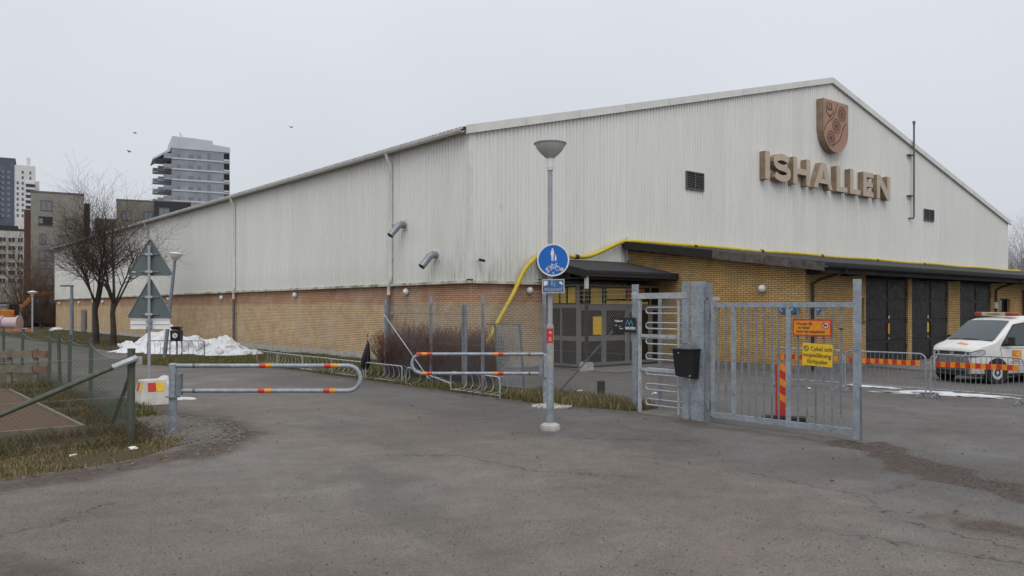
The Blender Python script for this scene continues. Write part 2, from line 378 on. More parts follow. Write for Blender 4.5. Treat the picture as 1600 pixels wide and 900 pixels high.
# ------------------------------------------------------------------ brick and cladding
def mat_brick(name, axis, c1, c2, mortar, band=None, stain=(.60, .53, .42)):
    t = NT(name); s = t.sep(); t.co(); nn = t.sep(t._tc.outputs['Normal']); k = t.math('GREATER_THAN', t.math('ABSOLUTE', nn[0]), .5)
    u = t.math('ADD', t.math('MULTIPLY', k, s[1]), t.math('MULTIPLY', t.math('SUBTRACT', 1, k), s[0])); vec = t.comb(u, s[2])
    def bt(a, b, mo):
        q = t.n('ShaderNodeTexBrick'); t.l(vec, q.inputs['Vector']); q.offset = .5
        q.inputs['Color1'].default_value = rgb(a); q.inputs['Color2'].default_value = rgb(b); q.inputs['Mortar'].default_value = rgb(mo)
        q.inputs['Scale'].default_value = 1; q.inputs['Mortar Size'].default_value = .010; q.inputs['Mortar Smooth'].default_value = .15
        q.inputs['Bias'].default_value = -.1; q.inputs['Brick Width'].default_value = .26; q.inputs['Row Height'].default_value = .0765
        return q
    q = bt(c1, c2, mortar); col = q.outputs['Color']
    if band:
        r = bt(band[1], band[2], tuple(k * .8 for k in mortar))
        edge = t.math('MULTIPLY_ADD', t.math('SUBTRACT', t.noise(.25, 3), .5), .35, s[2])
        redpatch = t.math('MULTIPLY', t.rng(t.noise(.33, 4, v=t.scale(t.co(), (1, 1, 1.4))), .66, .74), .5)
        col = t.mix(t.math('MAXIMUM', t.rng(edge, band[0] - .06, band[0] + .06), redpatch), col, r.outputs['Color'])
    if band: col = t.mix(t.rng(t.noise(.45, 5, .6), .45, .72, 0, .35), col, stain)
    col = t.mix(1, col, t.grey(t.rng(t.noise(1.3, 5, .65), .3, .7, .82, 1.14)), 'MULTIPLY')
    streak = t.rng(t.noise(2.2, 4, .7, v=t.scale(t.co(), (1.6, 1.6, .22))), .58, .78, 0, .28); col = t.mix(streak, col, tuple(k * .62 for k in c1))
    damp = t.math('MULTIPLY', t.rng(s[2], .1, .7, 1, 0), t.rng(t.noise(.9, 4), .35, .65, .1, .6)); col = t.mix(damp, col, tuple(k * .5 for k in c2))
    t.bump(t.math('SUBTRACT', t.math('MULTIPLY', t.noise(60, 3), .2), q.outputs['Fac']), .8, .012)
    return t.fin(col, .9, 0, .2)
BR = dict(c1=(.70, .51, .305), c2=(.58, .405, .23), mortar=(.19, .145, .10), band=(2.42, (.59, .335, .215), (.49, .265, .16)))
M['brick_y'] = mat_brick('pale_brick_side', 'y', **BR); M['brick_x'] = mat_brick('pale_brick_gable', 'x', **BR)
AB = dict(c1=(.58, .385, .165), c2=(.47, .30, .118), mortar=(.13, .095, .055))
M['abrick_y'] = mat_brick('yellow_brick_end', 'y', **AB); M['abrick_x'] = mat_brick('yellow_brick_front', 'x', **AB)
def mat_clad(name, axis):
    t = NT(name); s = t.sep(); u = s[0] if axis == 'x' else s[1]
    vs = t.comb(t.math('MULTIPLY', u, 5.5), t.math('MULTIPLY', s[2], .35)); st = t.noise(1, 5, .65, v=vs)
    col = t.mix(t.rng(st, .42, .75), (.775, .77, .735), (.70, .695, .65))
    pan = t.n('ShaderNodeTexWhiteNoise'); pan.noise_dimensions = '1D'
    t.l(t.math('FLOOR', t.math('DIVIDE', u, 1.14)), pan.inputs['W']); col = t.mix(1, col, t.grey(t.rng(pan.outputs['Value'], 0, 1, .965, 1.02)), 'MULTIPLY')
    low = t.rng(s[2], 3.1, 5.6, 1, 0); corner = t.rng(t.math('ABSOLUTE', u), 0, 7 if axis == 'x' else 3, 1, .0 if axis == 'y' else .12)
    grime = t.math('MULTIPLY', t.math('MULTIPLY', low, corner), t.rng(t.noise(1, 5, .75, v=t.comb(t.math('MULTIPLY', u, 11), t.math('MULTIPLY', s[2], .5))), .45, .68))
    col = t.mix(t.math('MULTIPLY', grime, .95), col, (.27, .26, .20))
    dull = t.math('MULTIPLY', t.rng(s[2], 3.1, 4.3, 1, 0), .28); col = t.mix(dull, col, (.43, .44, .36))
    patch = t.rng(t.noise(.16, 4), .45, .7, 0, .12); col = t.mix(patch, col, (.60, .61, .56))
    return t.fin(col, .62, 0, .3)
M['clad_y'] = mat_clad('cladding_side', 'y'); M['clad_x'] = mat_clad('cladding_gable', 'x')
def mat_algae():
    t = NT('flashing_with_algae'); n = t.rng(t.noise(1.6, 6, .7), .45, .62)
    col = t.mix(n, (.60, .59, .52), (.20, .21, .12)); return t.fin(col, .7)
M['algae'] = mat_algae(); M['trim'] = mat_plain('white_trim', (.68, .68, .64), .55, 0, .09, 2)
M['felt'] = mat_plain('roofing_felt', (.026, .026, .028), .9, 0, .3, 3, bump=.4)
M['roofsheet'] = mat_plain('roof_sheet', (.36, .35, .33), .6, 0, .35, 3)
M['pipe_white'] = mat_plain('white_pipe', (.66, .66, .63), .5, 0, .1, 3)
M['zinc'] = mat_plain('zinc_duct', (.25, .28, .30), .45, .4, .15, 6)
M['iron'] = mat_plain('iron_pipe', (.12, .12, .12), .6, .1, .2, 6)
M['letter'] = mat_plain('letter_face', (.50, .405, .31), .6, 0, .1, 3)
M['letter_side_shade'] = mat_plain('letter_side_shade', (.27, .20, .135), .65, 0, .25, 3)  # darker than the faces: shade on the letter sides is put into the colour
M['shield'] = mat_plain('shield_copper', (.37, .21, .14), .55, 0, .15, 2)
M['shield_line'] = mat_plain('shield_line', (.10, .035, .025), .6)
M['hose'] = mat_plain('yellow_hose', (.56, .42, .03), .5, 0, .15, 4)
M['soffit'] = mat_plain('stained_boards', (.018, .015, .013), .8, 0, .3, 4)
M['fascia'] = mat_plain('weathered_fascia', (.10, .085, .075), .85, 0, .45, 5)

# ------------------------------------------------------------------ ice hall
HW, HL, JZ, EZ, AX, AZ = 49.2, 74.0, 3.2, 8.52, 24.3, 14.55
hall = thing('ice_hall', 'long hall with white ribbed metal cladding above a pale brick base', 'sports hall', 0, 0)
def gz(x): return EZ + (AZ - EZ) * (x / AX if x < AX else (HW - x) / (HW - AX))
m = MB(); m.b6(0, .3, 0, HL, .28, JZ); m.build('side_brick_wall', M['brick_y'], hall)
m = MB(); m.b6(.302, HW, 0, .3, .28, JZ); m.build('gable_brick_wall', M['brick_x'], hall)
m = MB(); m.b6(-.05, .32, -.05, HL, -.3, .28); m.b6(.32, HW, -.05, .32, -.3, .28); m.build('plinth', M['concrete'], hall)
m = MB(); m.b6(.3, HW, HL - .3, HL, 0, EZ); m.b6(HW - .3, HW - .002, .3, HL - .3, 0, EZ); m.build('rear_wall', M['trim'], hall)
PER = [(0, 0), (.125, 0), (.138, .032), (.177, .032)]; P = .19
def corr(mb, u0, u1, top, bot, mp):
    us = []; k = int((u1 - u0) / P)
    for i in range(k): us += [(u0 + i * P + a, b) for a, b in PER]
    us.append((u0 + k * P, 0)); us.append((u1, 0)); o = len(mb.v); n = len(us)
    mb.v += [mp(u, w, bot(u)) for u, w in us] + [mp(u, w, top(u)) for u, w in us]
    mb.f += [(o + i, o + i + 1, o + n + i + 1, o + n + i) for i in range(n - 1)]
m = MB(); corr(m, .06, HL, lambda u: EZ - .02, lambda u: JZ, lambda u, w, z: (-.11 + w, u, z)); m.build('side_cladding', M['clad_y'], hall, fix=False)
m = MB(); corr(m, .06, HW, lambda u: gz(u) - .02, lambda u: JZ, lambda u, w, z: (u, -.11 + w, z)); m.build('gable_cladding', M['clad_x'], hall, fix=False)
m = MB(); m.prism([(.0, JZ + .03), (HW, JZ + .03), (HW, EZ - .2), (AX, AZ - .25), (.0, EZ - .2)], -.05, .25); m.build('gable_backing', M['trim'], hall)
m = MB(); m.b6(-.05, .2, .26, HL - .3, JZ + .03, EZ - .1); m.build('side_backing', M['trim'], hall)
m = MB(); m.b6(-.125, -.10, -.125, .055, JZ + .05, EZ - .02); m.b6(-.0995, .055, -.125, -.10, JZ + .05, EZ - .02); m.build('corner_trim', M['trim'], hall)
for nm, bx in (('side_flashing', (-.19, .0, -.10, HL, 3.10, 3.197)), ('gable_flashing', (.003, 8.0, -.19, -.003, 3.10, 3.197))):
    m = MB(); m.b6(*bx); m.build(nm, M['algae'], hall)
# roof: two ribbed sheets, verge boards with joints, gutter
def roof_sheet(x0, z0, x1, z1):
    mb = MB(); us = []; k = int((HL + .3) / .25)
    for i in range(k): y = -.16 + i * .25; us += [(y, 0), (y + .12, 0), (y + .145, .045), (y + .215, .045)]
    n = len(us)
    for x, z in ((x0, z0), (x1, z1)):
        mb.v += [(x, y, z + w) for y, w in us]
    mb.f += [(i, i + 1, n + i + 1, n + i) for i in range(n - 1)]
    o = len(mb.v)
    for x, z in ((x0, z0 - .05), (x1, z1 - .05)): mb.v += [(x, y, z) for y, w in us]
    mb.f += [(o + i, o + i + 1, o + n + i + 1, o + n + i) for i in range(n - 1)]
    mb.f += [(i, i + 1, o + i + 1, o + i) for i in range(n - 1)]
    return mb
sl = (AZ - EZ) / AX
roof_sheet(-.42, EZ - .42 * sl + .16, AX, AZ + .16).build('roof', M['roofsheet'], hall, fix=False)
roof_sheet(HW + .42, EZ - .42 * sl + .16, AX, AZ + .16).build('roof', M['roofsheet'], hall, fix=False)
for x0, x1 in ((-.3, AX), (AX, HW + .3)):
    n = 9
    for i in range(n):
        a, b = x0 + (x1 - x0) * i / n + .012, x0 + (x1 - x0) * (i + 1) / n - .012
        za, zb = EZ + (AZ - EZ) * (a / AX if x1 == AX else (HW - a) / (HW - AX)), EZ + (AZ - EZ) * (b / AX if x1 == AX else (HW - b) / (HW - AX))
        m = MB(); m.prism([(a, za - .09), (b, zb - .09), (b, zb + .215), (a, za + .215)], -.24, -.15); m.build('verge_board', M['trim'], hall)
m = MB()
pr = [(-.115, .0)] + [(.115 * cos(pi + pi * i / 8), .115 * sin(pi + pi * i / 8)) for i in range(9)] + [(.10, 0)] + [(.10 * cos(2 * pi - pi * i / 8), .10 * sin(2 * pi - pi * i / 8)) for i in range(9)]
m.prism(pr, -.1, HL, lambda u, v, w: (-.40 + u, w, EZ + .0 + v)); m.build('gutter', M['pipe_white'], hall)
for y in (5.12, 22.2, 39.3, 56.4):
    m = MB(); m.tube([(-.40, y, EZ - .08), (-.36, y, EZ - .3), (-.19, y, EZ - .55), (-.19, y, 3.5), (-.21, y, 3.35), (-.19, y + .12, 3.15), (-.16, y + .2, 3.0), (-.16, y + .2, 2.75)], .072, 10)
    for z in (4.2, 5.6, 7.2): m.box((-.17, y, z), (.1, .17, .04))
    dp = m.build('downpipe', M['pipe_white'], hall, True)
    m = MB(); m.tube([(-.16, y + .2, 2.78), (-.16, y + .2, .02)], .07, 10); m.box((-.09, y + .2, 1.9), (.14, .18, .04)); m.build('lower_pipe', M['iron'], dp, True)
for y, z in ((4.15, 5.5), (1.91, 4.2)):
    m = MB(); pa = [(0.0, y, z), (-.28, y, z), (-.38, y, z - .03), (-.46, y, z - .09), (-.56, y, z - .2), (-.80, y, z - .46)]
    m.tube(pa, .132, 18, caps=False); m.tube([(a, b, c) for a, b, c in pa], .12, 18, caps=False)
    for q in (1, 3, 4):
        a, b = Vector(pa[q]), Vector(pa[q + 1 if q < 5 else q]); dn = (b - a).normalized(); m.tube([a - dn * .012, a + dn * .012], .139, 18)
    d = m.build('exhaust_duct', M['zinc'], hall, True, fix=False)
    mm = MB(); mm.tube([Vector(pa[-1]) + Vector((.09, 0, .10)), Vector(pa[-1]) + Vector((.08, 0, .09))], .119, 18); mm.build('duct_opening', M['black'], d)
    mm = MB(); mm.b6(-.125, -.112, y - .22, y + .22, z - .22, z + .22); mm.build('duct_flange', M['trim'], d)
m = MB(); m.b6(-.20, -.10, 59.6, 61.0, .05, 2.1); m.build('side_door', M['alu'], hall)
for x0, x1, z0, z1 in ((11.93, 13.1, 7.6, 8.32), (35.45, 36.75, 7.82, 8.45)):
    m = MB(); m.b6(x0, x1, -.13, -.09, z0, z1); v = m.build('vent', M['dark'], hall)
    m = MB()
    for i in range(9): m.box(((x0 + x1) / 2, -.15, z0 + (i + .5) * (z1 - z0) / 9), (x1 - x0 - .1, .05, .012), rx=R(35))
    sv = m.build('louvre_slats', M['iron'], v); sv['kind'] = 'stuff'
    m = MB(); w = .05
    for b in ((x0 - w, x0, z0 - w, z1 + w), (x1, x1 + w, z0 - w, z1 + w), (x0, x1, z0 - w, z0), (x0, x1, z1, z1 + w), ((x0 + x1) / 2 - .02, (x0 + x1) / 2 + .02, z0, z1)): m.b6(b[0], b[1], -.185, -.09, b[2], b[3])
    m.build('vent_frame', M['iron'], v)
m = MB(); m.tube([(33.35, -.12, 7.75), (33.6, -.3, 7.75), (33.65, -.32, 7.85), (33.65, -.32, 13.55)], .055, 8); m.tube([(33.65, -.32, 13.5), (33.65, -.32, 13.72)], [.07, .1], 8)
for z in (9.1, 11.6): m.b6(33.1, 33.75, -.34, -.12, z, z + .05)
m.build('vent_pipe', M['iron'], hall, True)
m = MB(); m.tube([(1.3, -.13, 6.05), (1.3, -.13, 5.9)], .02); m.b6(8.0, 8.15, -.2, .0, 4.2, 5.2)
m.build('cladding_end_trim', M['trim'], hall)

# ------------------------------------------------------------------ letters and shield on the gable
sg = thing('wall_lettering', 'large brown block letters on the white gable reading ISHALLEN', 'letter sign', 17.6, -.12, 8.56)
H = 1.36; T = .36
def stroke_poly(pts, w):
    pts = [Vector(p) for p in pts]; l = []; r = []
    for i, p in enumerate(pts):
        t = (pts[min(i + 1, len(pts) - 1)] - pts[max(i - 1, 0)]).normalized(); n = Vector((-t.y, t.x))
        l.append(p + n * w / 2); r.append(p - n * w / 2)
    return [tuple(q) for q in l + r[::-1]]
def arc(cx, cz, rx, rz, a0, a1, n=9): return [(cx + rx * cos(R(a0 + (a1 - a0) * i / n)), cz + rz * sin(R(a0 + (a1 - a0) * i / n))) for i in range(n + 1)]
def glyph(c, w):
    if c == 'I': return [[(0, 0), (T + .02, 0), (T + .02, H), (0, H)]]
    if c == 'H': return [[(0, 0), (T, 0), (T, .52), (w - T, .52), (w - T, 0), (w, 0), (w, H), (w - T, H), (w - T, .82), (T, .82), (T, H), (0, H)]]
    if c == 'L': return [[(0, 0), (w, 0), (w, .27), (T, .27), (T, H), (0, H)]]
    if c == 'E': return [[(0, 0), (w, 0), (w, .27), (T, .27), (T, .55), (w - .08, .55), (w - .08, .81), (T, .81), (T, H - .27), (w, H - .27), (w, H), (0, H)]]
    if c == 'N': return [[(0, 0), (T, 0), (T, .78), (w - T - .02, 0), (w, 0), (w, H), (w - T, H), (w - T, .58), (T + .02, H), (0, H)]]
    if c == 'A':
        return [[(0, 0), (T + .02, 0), (T + .12, .27), (w - T - .12, .27), (w - T - .02, 0), (w, 0), (w / 2 + .24, H), (w / 2 - .24, H)]]
    if c == 'S':
        rx = w / 2 - .17; rz = .245
        p = arc(w / 2, .40, rx, .25, 200, 360) + arc(w / 2, .42, rx, .26, 20, 80, 4) + arc(w / 2, H - .42, rx, .26, 260, 200, 4) + arc(w / 2, H - .40, rx, .25, 180, 20)
        return [stroke_poly(p, .32)]
for c, x0, x1 in (('I', 17.59, 18.07), ('S', 18.28, 19.84), ('H', 20.06, 21.64), ('A', 22.0, 23.87), ('L', 24.28, 25.4), ('L', 25.72, 26.84), ('E', 27.18, 28.33), ('N', 28.75, 30.34)):
    dx = x0 - 17.6
    for pl in glyph(c, x1 - x0):
        m = MB(); m.prism([(u + dx, v) for u, v in pl], -.32, .0); lt = m.build('letter', M['letter_side_shade'], sg); lt['label'] = 'letter ' + c
        m = MB(); m.prism([(u + dx, v) for u, v in pl], -.332, -.321); m.build('letter_face', M['letter'], lt)
        if c == 'A':
            w = x1 - x0; m = MB(); m.prism([(dx + w / 2 - .17, .50), (dx + w / 2 + .17, .50), (dx + w / 2, 1.02)], -.3345, -.332); m.build('letter_counter', M['letter_side_shade'], lt)
shd = thing('shield_emblem', 'copper brown shield with three wheels on a wavy band above the letters', 'emblem', 24.1, -.12, 10.6)
w2, sh = 1.28, 2.75
outl = [(-w2, sh), (w2, sh), (w2, 1.25)] + arc(0, 1.25, w2, 1.25, 0, -180, 16)[1:]
m = MB(); m.prism(outl, -.38, 0); m.build('shield_body', M['letter_side_shade'], shd)
m = MB(); m.prism(outl, -.395, -.381); m.build('shield_face', M['shield'], shd)
mp = lambda u, v, w: (u, w, v)
def flat_line(pts, w=.05): return stroke_poly(pts, w)
for off in (-.62, .62):
    pts = []
    for i in range(15):
        k = i / 14; bx, bz = -.75 + 1.65 * k, .62 + 1.75 * k; nx, nz = -.73, .69
        a = off + .10 * sin(k * 9 + (0 if off > 0 else 1.5)); px, pz = bx + nx * a, bz + nz * a
        if abs(px) < w2 - .03 and pz < sh - .03: pts.append((px, pz))
    m = MB(); m.prism(flat_line(pts), -.404, -.395); m.build('band_line', M['shield_line'], shd)
for i in range(3):
    cx, cz = -.52 + .56 * i, .72 + .72 * i
    m = MB(); m.ring((cx, cz), .36, .405, -.404, -.395); m.ring((cx, cz), .24, .28, -.404, -.395)
    for k in range(4):
        a = pi / 4 * k; m.prism(flat_line([(cx - .25 * cos(a), cz - .25 * sin(a)), (cx + .25 * cos(a), cz + .25 * sin(a))], .035), -.4035 - .0004 * k, -.395)
    m.ring((cx, cz), .02, .09, -.406, -.395); m.build('wheel_motif', M['shield_line'], shd)
m = MB()
for pts in ([(-1.05, 2.15), (-.85, 1.95), (-.6, 1.9), (-.35, 2.05), (-.3, 2.2)], [(-.95, 2.2), (-.9, 2.6)], [(-.7, 2.2), (-.68, 2.62)], [(-.45, 2.2), (-.48, 2.6)], [(-1.0, 2.35), (-.75, 2.2), (-.4, 2.3)], [(-.8, 1.95), (-.65, 1.78), (-.5, 1.92)]): m.prism(flat_line(pts, .06), -.404 - .0005 * len(m.v) / 20, -.395)
m.build('helmet_motif', M['shield_line'], shd)

# ------------------------------------------------------------------ brick annex
AXL, AYF, ALEN = 8.1, -8.25, 44.0
ann = thing('brick_annex', 'low yellow brick wing with black doors under a dark lean-to roof', 'building', AXL, AYF)
AD = -AYF
m = MB(); m.prism([(0.0, 0), (AD - .12, 0), (AD - .12, 4.62), (0, 3.62)], 0, .3, lambda u, v, w: (w, u, v)); m.build('end_wall', M['abrick_y'], ann)
cuts = [(3.35, 4.01), (4.15, 7.54), (7.87, 11.26), (12.42, 15.85), (16.83, 18.08)]
kinds = ['w', 'd', 'd', 'd', 'w']; x = .302
for (a, b), k in zip(cuts, kinds):
    m = MB(); m.b6(x, a, 0, .3, 0, 3.55); m.build('front_pier', M['abrick_x'], ann)
    if k == 'w':
        z0, z1 = (1.72, 2.58) if a < 10 else (1.95, 2.66)
        m = MB(); m.b6(a, b, 0, .3, 0, z0); m.build('front_pier', M['abrick_x'], ann)
        m = MB(); m.b6(a, b, 0, .3, z1, 3.55); m.build('front_pier', M['abrick_x'], ann)
        m = MB(); m.b6(a, b, .18, .2, z0, z1); wi = m.build('window', M['glass'], ann)
        m = MB(); m.b6(a, a + .05, .12, .24, z0, z1); m.b6(b - .05, b, .12, .24, z0, z1); m.b6(a + .05, b - .05, .12, .24, z1 - .05, z1); m.build('window_frame', M['brownblack'], wi)
        m = MB(); m.b6(a - .03, b + .03, -.06, .2, z0 - .045, z0 - .003); m.build('window_sill', M['brownblack'], wi)
    else:
        for j in range(2):
            w = (b - a) / 2; xa = a + j * w + .012; xb = xa + w - .024
            m = MB(); m.b6(xa, xb, .07, .16, .12, 3.34); dr = m.build('door_leaf', M['brownblack'], ann, bevel=.006)
            for q in range(4):
                z = .2 + q * .79; m = MB(); m.b6(xa + .1, xb - .1, .05, .0695, z, z + .70); m.build('door_panel', M['brownblack'], dr, bevel=.012)
            for z in (.7, 1.7, 2.8): m = MB(); xx = xa + .03 if j == 0 else xb - .03; m.tube([(xx, .05, z - .1), (xx, .05, z + .1)], .022, 8); m.build('hinge', M['black'], dr)
            if a < 10 and j == (0 if a > 7 else 1):
                xx = xb - .16 if j == 0 else xa + .16
                m = MB(); m.b6(xx - .06, xx + .06, .035, .0495, 1.22, 1.62); m.build('door_notice', M['orange'] if a < 7 else M['yellow'], dr)
                m = MB(); m.b6(xx - .04, xx + .04, .03, .0495, 1.80, 1.92); m.build('lock_plate', M['greywhite'], dr)
                m = MB(); m.b6(xx - .02, xx + .02, .03, .0495, 1.0, 1.08); m.build('keyhole', M['greywhite'], dr)
        m = MB(); m.b6(a, b, .0, .3, 3.36, 3.55); m.build('lintel', M['brownblack'], ann)
        m = MB(); m.b6(a, b, -.02, .3, 0, .11); m.build('threshold', M['concrete_dark'], ann)
    x = b
m = MB(); m.b6(x, ALEN, 0, .3, 0, 3.55); m.build('front_pier', M['abrick_x'], ann)
m = MB(); m.b6(.4, ALEN, 1.0, 1.2, 0, 3.5); m.build('inner_wall', M['dark'], ann)
m = MB(); m.b6(-.03, 0, -.03, AD - .1, 0, .22); m.b6(.0, 4.1, -.03, 0, 0, .22); m.build('plinth', M['concrete_dark'], ann)
# lean-to roof: slab, boarded rake, fascia and gutter along the eave
zr = lambda y: 3.74 + (4.98 - 3.74) * (y + .95) / (AD + .95 - .14)
m = MB(); m.prism([(-.95, zr(-.95) - .10), (AD - .14, zr(AD - .14) - .10), (AD - .14, zr(AD - .14)), (-.95, zr(-.95))], -.42, ALEN + .4, lambda u, v, w: (w, u, v)); m.build('roof', M['felt'], ann)
for i in range(4):
    a, b = -.95 + i * (AD + .7) / 4, -.95 + (i + 1) * (AD + .7) / 4 - .02
    m = MB(); m.prism([(a, zr(a) - .30), (b, zr(b) - .30), (b, zr(b) + .02), (a, zr(a) + .02)], -.47, -.425, lambda u, v, w: (w, u, v)); m.build('rake_board', M['fascia'] if i < 2 else M['soffit'], ann)
m = MB(); m.b6(-.42, ALEN, -.9, -.82, 3.38, 3.62); m.build('eave_board', M['soffit'], ann)
m = MB(); m.b6(-.40, ALEN, -.81, -.003, 3.56, 3.60); m.build('soffit', M['soffit'], ann)
for i in range(20):
    xx = .1 + i * 2.2; m = MB(); m.b6(xx, xx + .09, -.8, -.02, 3.36, 3.555); m.build('rafter_end', M['soffit'], ann)
m = MB(); m.prism(pr, .35 - .8, ALEN, lambda u, v, w: (w, -1.02 + u * .7, 3.62 + v * .7)); m.build('gutter', M['black'], ann)
for xx in (.35, 16.2, 19.6):
    m = MB(); m.tube([(xx + .5, -1.02, 3.56), (xx + .5, -1.0, 3.45), (xx + .15, -.25, 3.2), (xx, -.08, 3.05), (xx, -.08, .15), (xx, -.2, .05)], .05, 8); m.build('downpipe', M['black'], ann, True)
m = MB(); m.b6(16.0, 16.3, -.12, -.003, 2.2, 2.5); m.build('wall_box', M['greywhite'], ann)
rp = MB(); rp.add([(12.2, -8.3, .11), (19.4, -8.3, .11), (19.4, -10.4, .012), (12.2, -10.4, .012), (12.2, -8.3, 0), (19.4, -8.3, 0)], [(0, 3, 2, 1), (0, 4, 3), (1, 2, 5)])
o = rp.build('ramp', M['concrete_dark'], fix=True); at(o, 0, 0); o['kind'] = 'structure'

# ------------------------------------------------------------------ entrance porch and canopy
por = thing('entrance_porch', 'glazed entrance porch with grey framed doors in the corner between hall and annex', 'entrance', 3.6, -1.8)
PW, PD = 4.48, 1.68
def bar(mb, x0, x1, z0, z1, y0=-.04, y1=.04): mb.b6(x0, x1, y0, y1, z0, z1)
m = MB(); bar(m, -.05, .05, .05, 3.1, -.05, .05)
for a in (1.32, 2.62, 3.95): bar(m, a - .045, a + .045, .05, 3.1)
bar(m, .05, PW, 2.22, 2.34); bar(m, .05, PW, 3.02, 3.1); m.b6(-.04, .04, .05, PD, 2.22, 2.34); m.b6(-.04, .04, .05, PD, 3.02, 3.1); m.b6(-.04, .04, .85, .93, .05, 2.22)
m.build('frame', M['alu'], por)
for i, (a, b) in enumerate(((.05, 1.275), (1.365, 2.575), (2.665, 3.905), (3.995, PW))):
    m = MB(); m.b6(a + .08, b - .08, -.012, .012, 1.18, 2.14); gl = m.build('pane', M['glass'], por)
    m = MB(); m.b6(a + .08, b - .08, -.012, .012, .18, .98); m.build('pane', M['glass'], por)
    m = MB(); bar(m, a, a + .08, .06, 2.21, -.03, .03); bar(m, b - .08, b, .06, 2.21, -.03, .03); bar(m, a + .08, b - .08, .98, 1.18, -.03, .03); bar(m, a + .08, b - .08, .06, .18, -.03, .03); bar(m, a + .08, b - .08, 2.13, 2.21, -.03, .03)
    lf = m.build('door_leaf', M['alu'], por)
    if i in (1, 2):
        xx = b - .12 if i == 1 else a + .12
        m = MB(); m.tube([(xx, -.04, .92), (xx, -.1, .92), (xx, -.1, 1.24), (xx, -.04, 1.24)], .014, 6); m.build('handle', M['greywhite'], lf)
    m = MB(); m.b6(a, b, -.01, .01, 2.345, 3.015); m.build('transom_pane', M['glass_sky'] if False else M['glass'], por)
for a, b in ((.08, .83), (.95, PD - .04)):
    m = MB(); m.b6(-.012, .012, a, b, 1.18, 2.2); m.build('side_pane', M['glass'], por)
    m = MB(); m.b6(-.012, .012, a, b, .15, 1.0); m.build('side_pane', M['glass'], por)
    m = MB(); m.b6(-.03, .03, a, b, 1.0, 1.18); m.build('side_rail', M['alu'], por)
    m = MB(); m.b6(-.03, .03, a, b, .05, .15); m.build('side_rail', M['alu'], por)
M['ypanel'] = mat_plain('lit_interior_yellow', (.50, .36, .09), .6, 0, .15, 3)  # yellow of the lit interior behind the glass, put into the colour
M['rpanel'] = mat_plain('brown_board', (.33, .13, .05), .6, 0, .15, 3)
for a, b, z0, z1, mt in ((.25, .5, 2.42, 2.98, 'ypanel'), (.62, 1.2, 2.36, 2.98, 'ypanel'), (1.45, 2.5, 2.58, 2.98, 'ypanel'), (1.45, 2.9, 2.36, 2.5, 'ypanel'), (2.6, 3.6, 2.56, 2.98, 'rpanel'), (3.0, 3.8, 2.36, 2.46, 'ypanel')):  # panels laid on the glazing, coloured to stand in for the lit interior
    m = MB(); m.b6(a, b, -.045, -.0115, z0, z1); m.build('lit_interior_panel', M[mt], por)
for y0, y1 in ((.1, .5), (.6, .9), (1.0, 1.5)):
    m = MB(); m.b6(-.045, -.0115, y0, y1, 2.4, 2.98); m.build('lit_interior_panel', M['ypanel'], por)
m = MB(); m.b6(.75, 1.18, -.045, -.0135, 1.22, 1.9); m.build('yellow_notice', M['yellow'], por)
can = thing('entrance_canopy', 'black felt canopy roof on a post above the entrance doors', 'canopy', 3.04, -2.8)
cz = lambda y: 3.56 + .56 * y / 2.65
m = MB(); m.prism([(0, cz(0) - .06), (2.66, cz(2.66) - .06), (2.66, cz(2.66)), (0, cz(0))], 0, 4.98, lambda u, v, w: (w, u, v)); m.build('roof', M['felt'], can)
m = MB(); m.b6(-.05, 4.98, -.05, -.003, 3.34, 3.51); m.b6(.06, 4.9, .9, 1.0, 3.3, 3.45); m.build('eave_board', M['soffit'], can)
m = MB(); m.prism([(0, cz(0) - .26), (2.6, cz(2.6) - .26), (2.6, cz(2.6) + .015), (0, cz(0) + .015)], -.06, -.003, lambda u, v, w: (w, u, v)); m.build('rake_board', M['soffit'], can)
for i in range(25):
    m = MB(); xx = -.0 + i * .2; m.prism([(xx, 3.565), (xx + .19, 3.565), (xx + .19, 3.50), (xx + .14, 3.46), (xx + .05, 3.46), (xx, 3.50)], -.066, -.052); m.build('shingle', M['felt'], can)
m = MB(); m.b6(0, 4.98, .05, 2.6, 3.28, 3.31); m.build('ceiling', M['soffit'], can)
m = MB(); m.b6(.03, .13, .02, .12, .3, 2.9); po = m.build('post', M['black'], can); m = MB(); m.b6(.025, .135, .015, .125, 2.9, 3.34); m.build('post_top', M['greywhite'], po)
m = MB(); m.prism([(-.13, 0), (.29, 0), (.22, .3), (-.06, .3)], -.1, .25); m.build('post_foot', M['concrete'], po)
# yellow hose
m = MB(); pts = [(-.1, -.75, .09), (.12, -.5, .2), (.3, -.4, .65), (.95, -.36, 1.67), (1.69, -.36, 2.72), (2.15, -.36, 3.5), (2.52, -.36, 3.9), (2.9, -.36, 4.16), (3.4, -.36, 4.26), (4.1, -.36, 4.25), (4.8, -.36, 4.22), (5.5, -.36, 4.26), (6.2, -.34, 4.46), (6.9, -.32, 4.72), (7.5, -.3, 4.92), (8.1, -.3, 5.0), (9.2, -.3, 5.0)]
pts += [(11 + i * 2.1, -.3, 5.0 + .02 * sin(i * 1.7)) for i in range(20)]
def catmull(p, n=5):
    p = [Vector(q) for q in p]; o = []
    for i in range(len(p) - 1):
        a, b, c, d = p[max(i - 1, 0)], p[i], p[i + 1], p[min(i + 2, len(p) - 1)]
        for k in range(n):
            t = k / n; o.append(.5 * ((2 * b) + (c - a) * t + (2 * a - 5 * b + 4 * c - d) * t * t + (3 * b - a - 3 * c + d) * t ** 3))
    o.append(p[-1]); return o
hs = thing('ventilation_hose', 'thick yellow hose running up the wall and along the annex roof', 'hose', 0, 0)
m.tube(catmull(pts), .085, 10); m.build('hose', M['hose'], hs, True, fix=False)
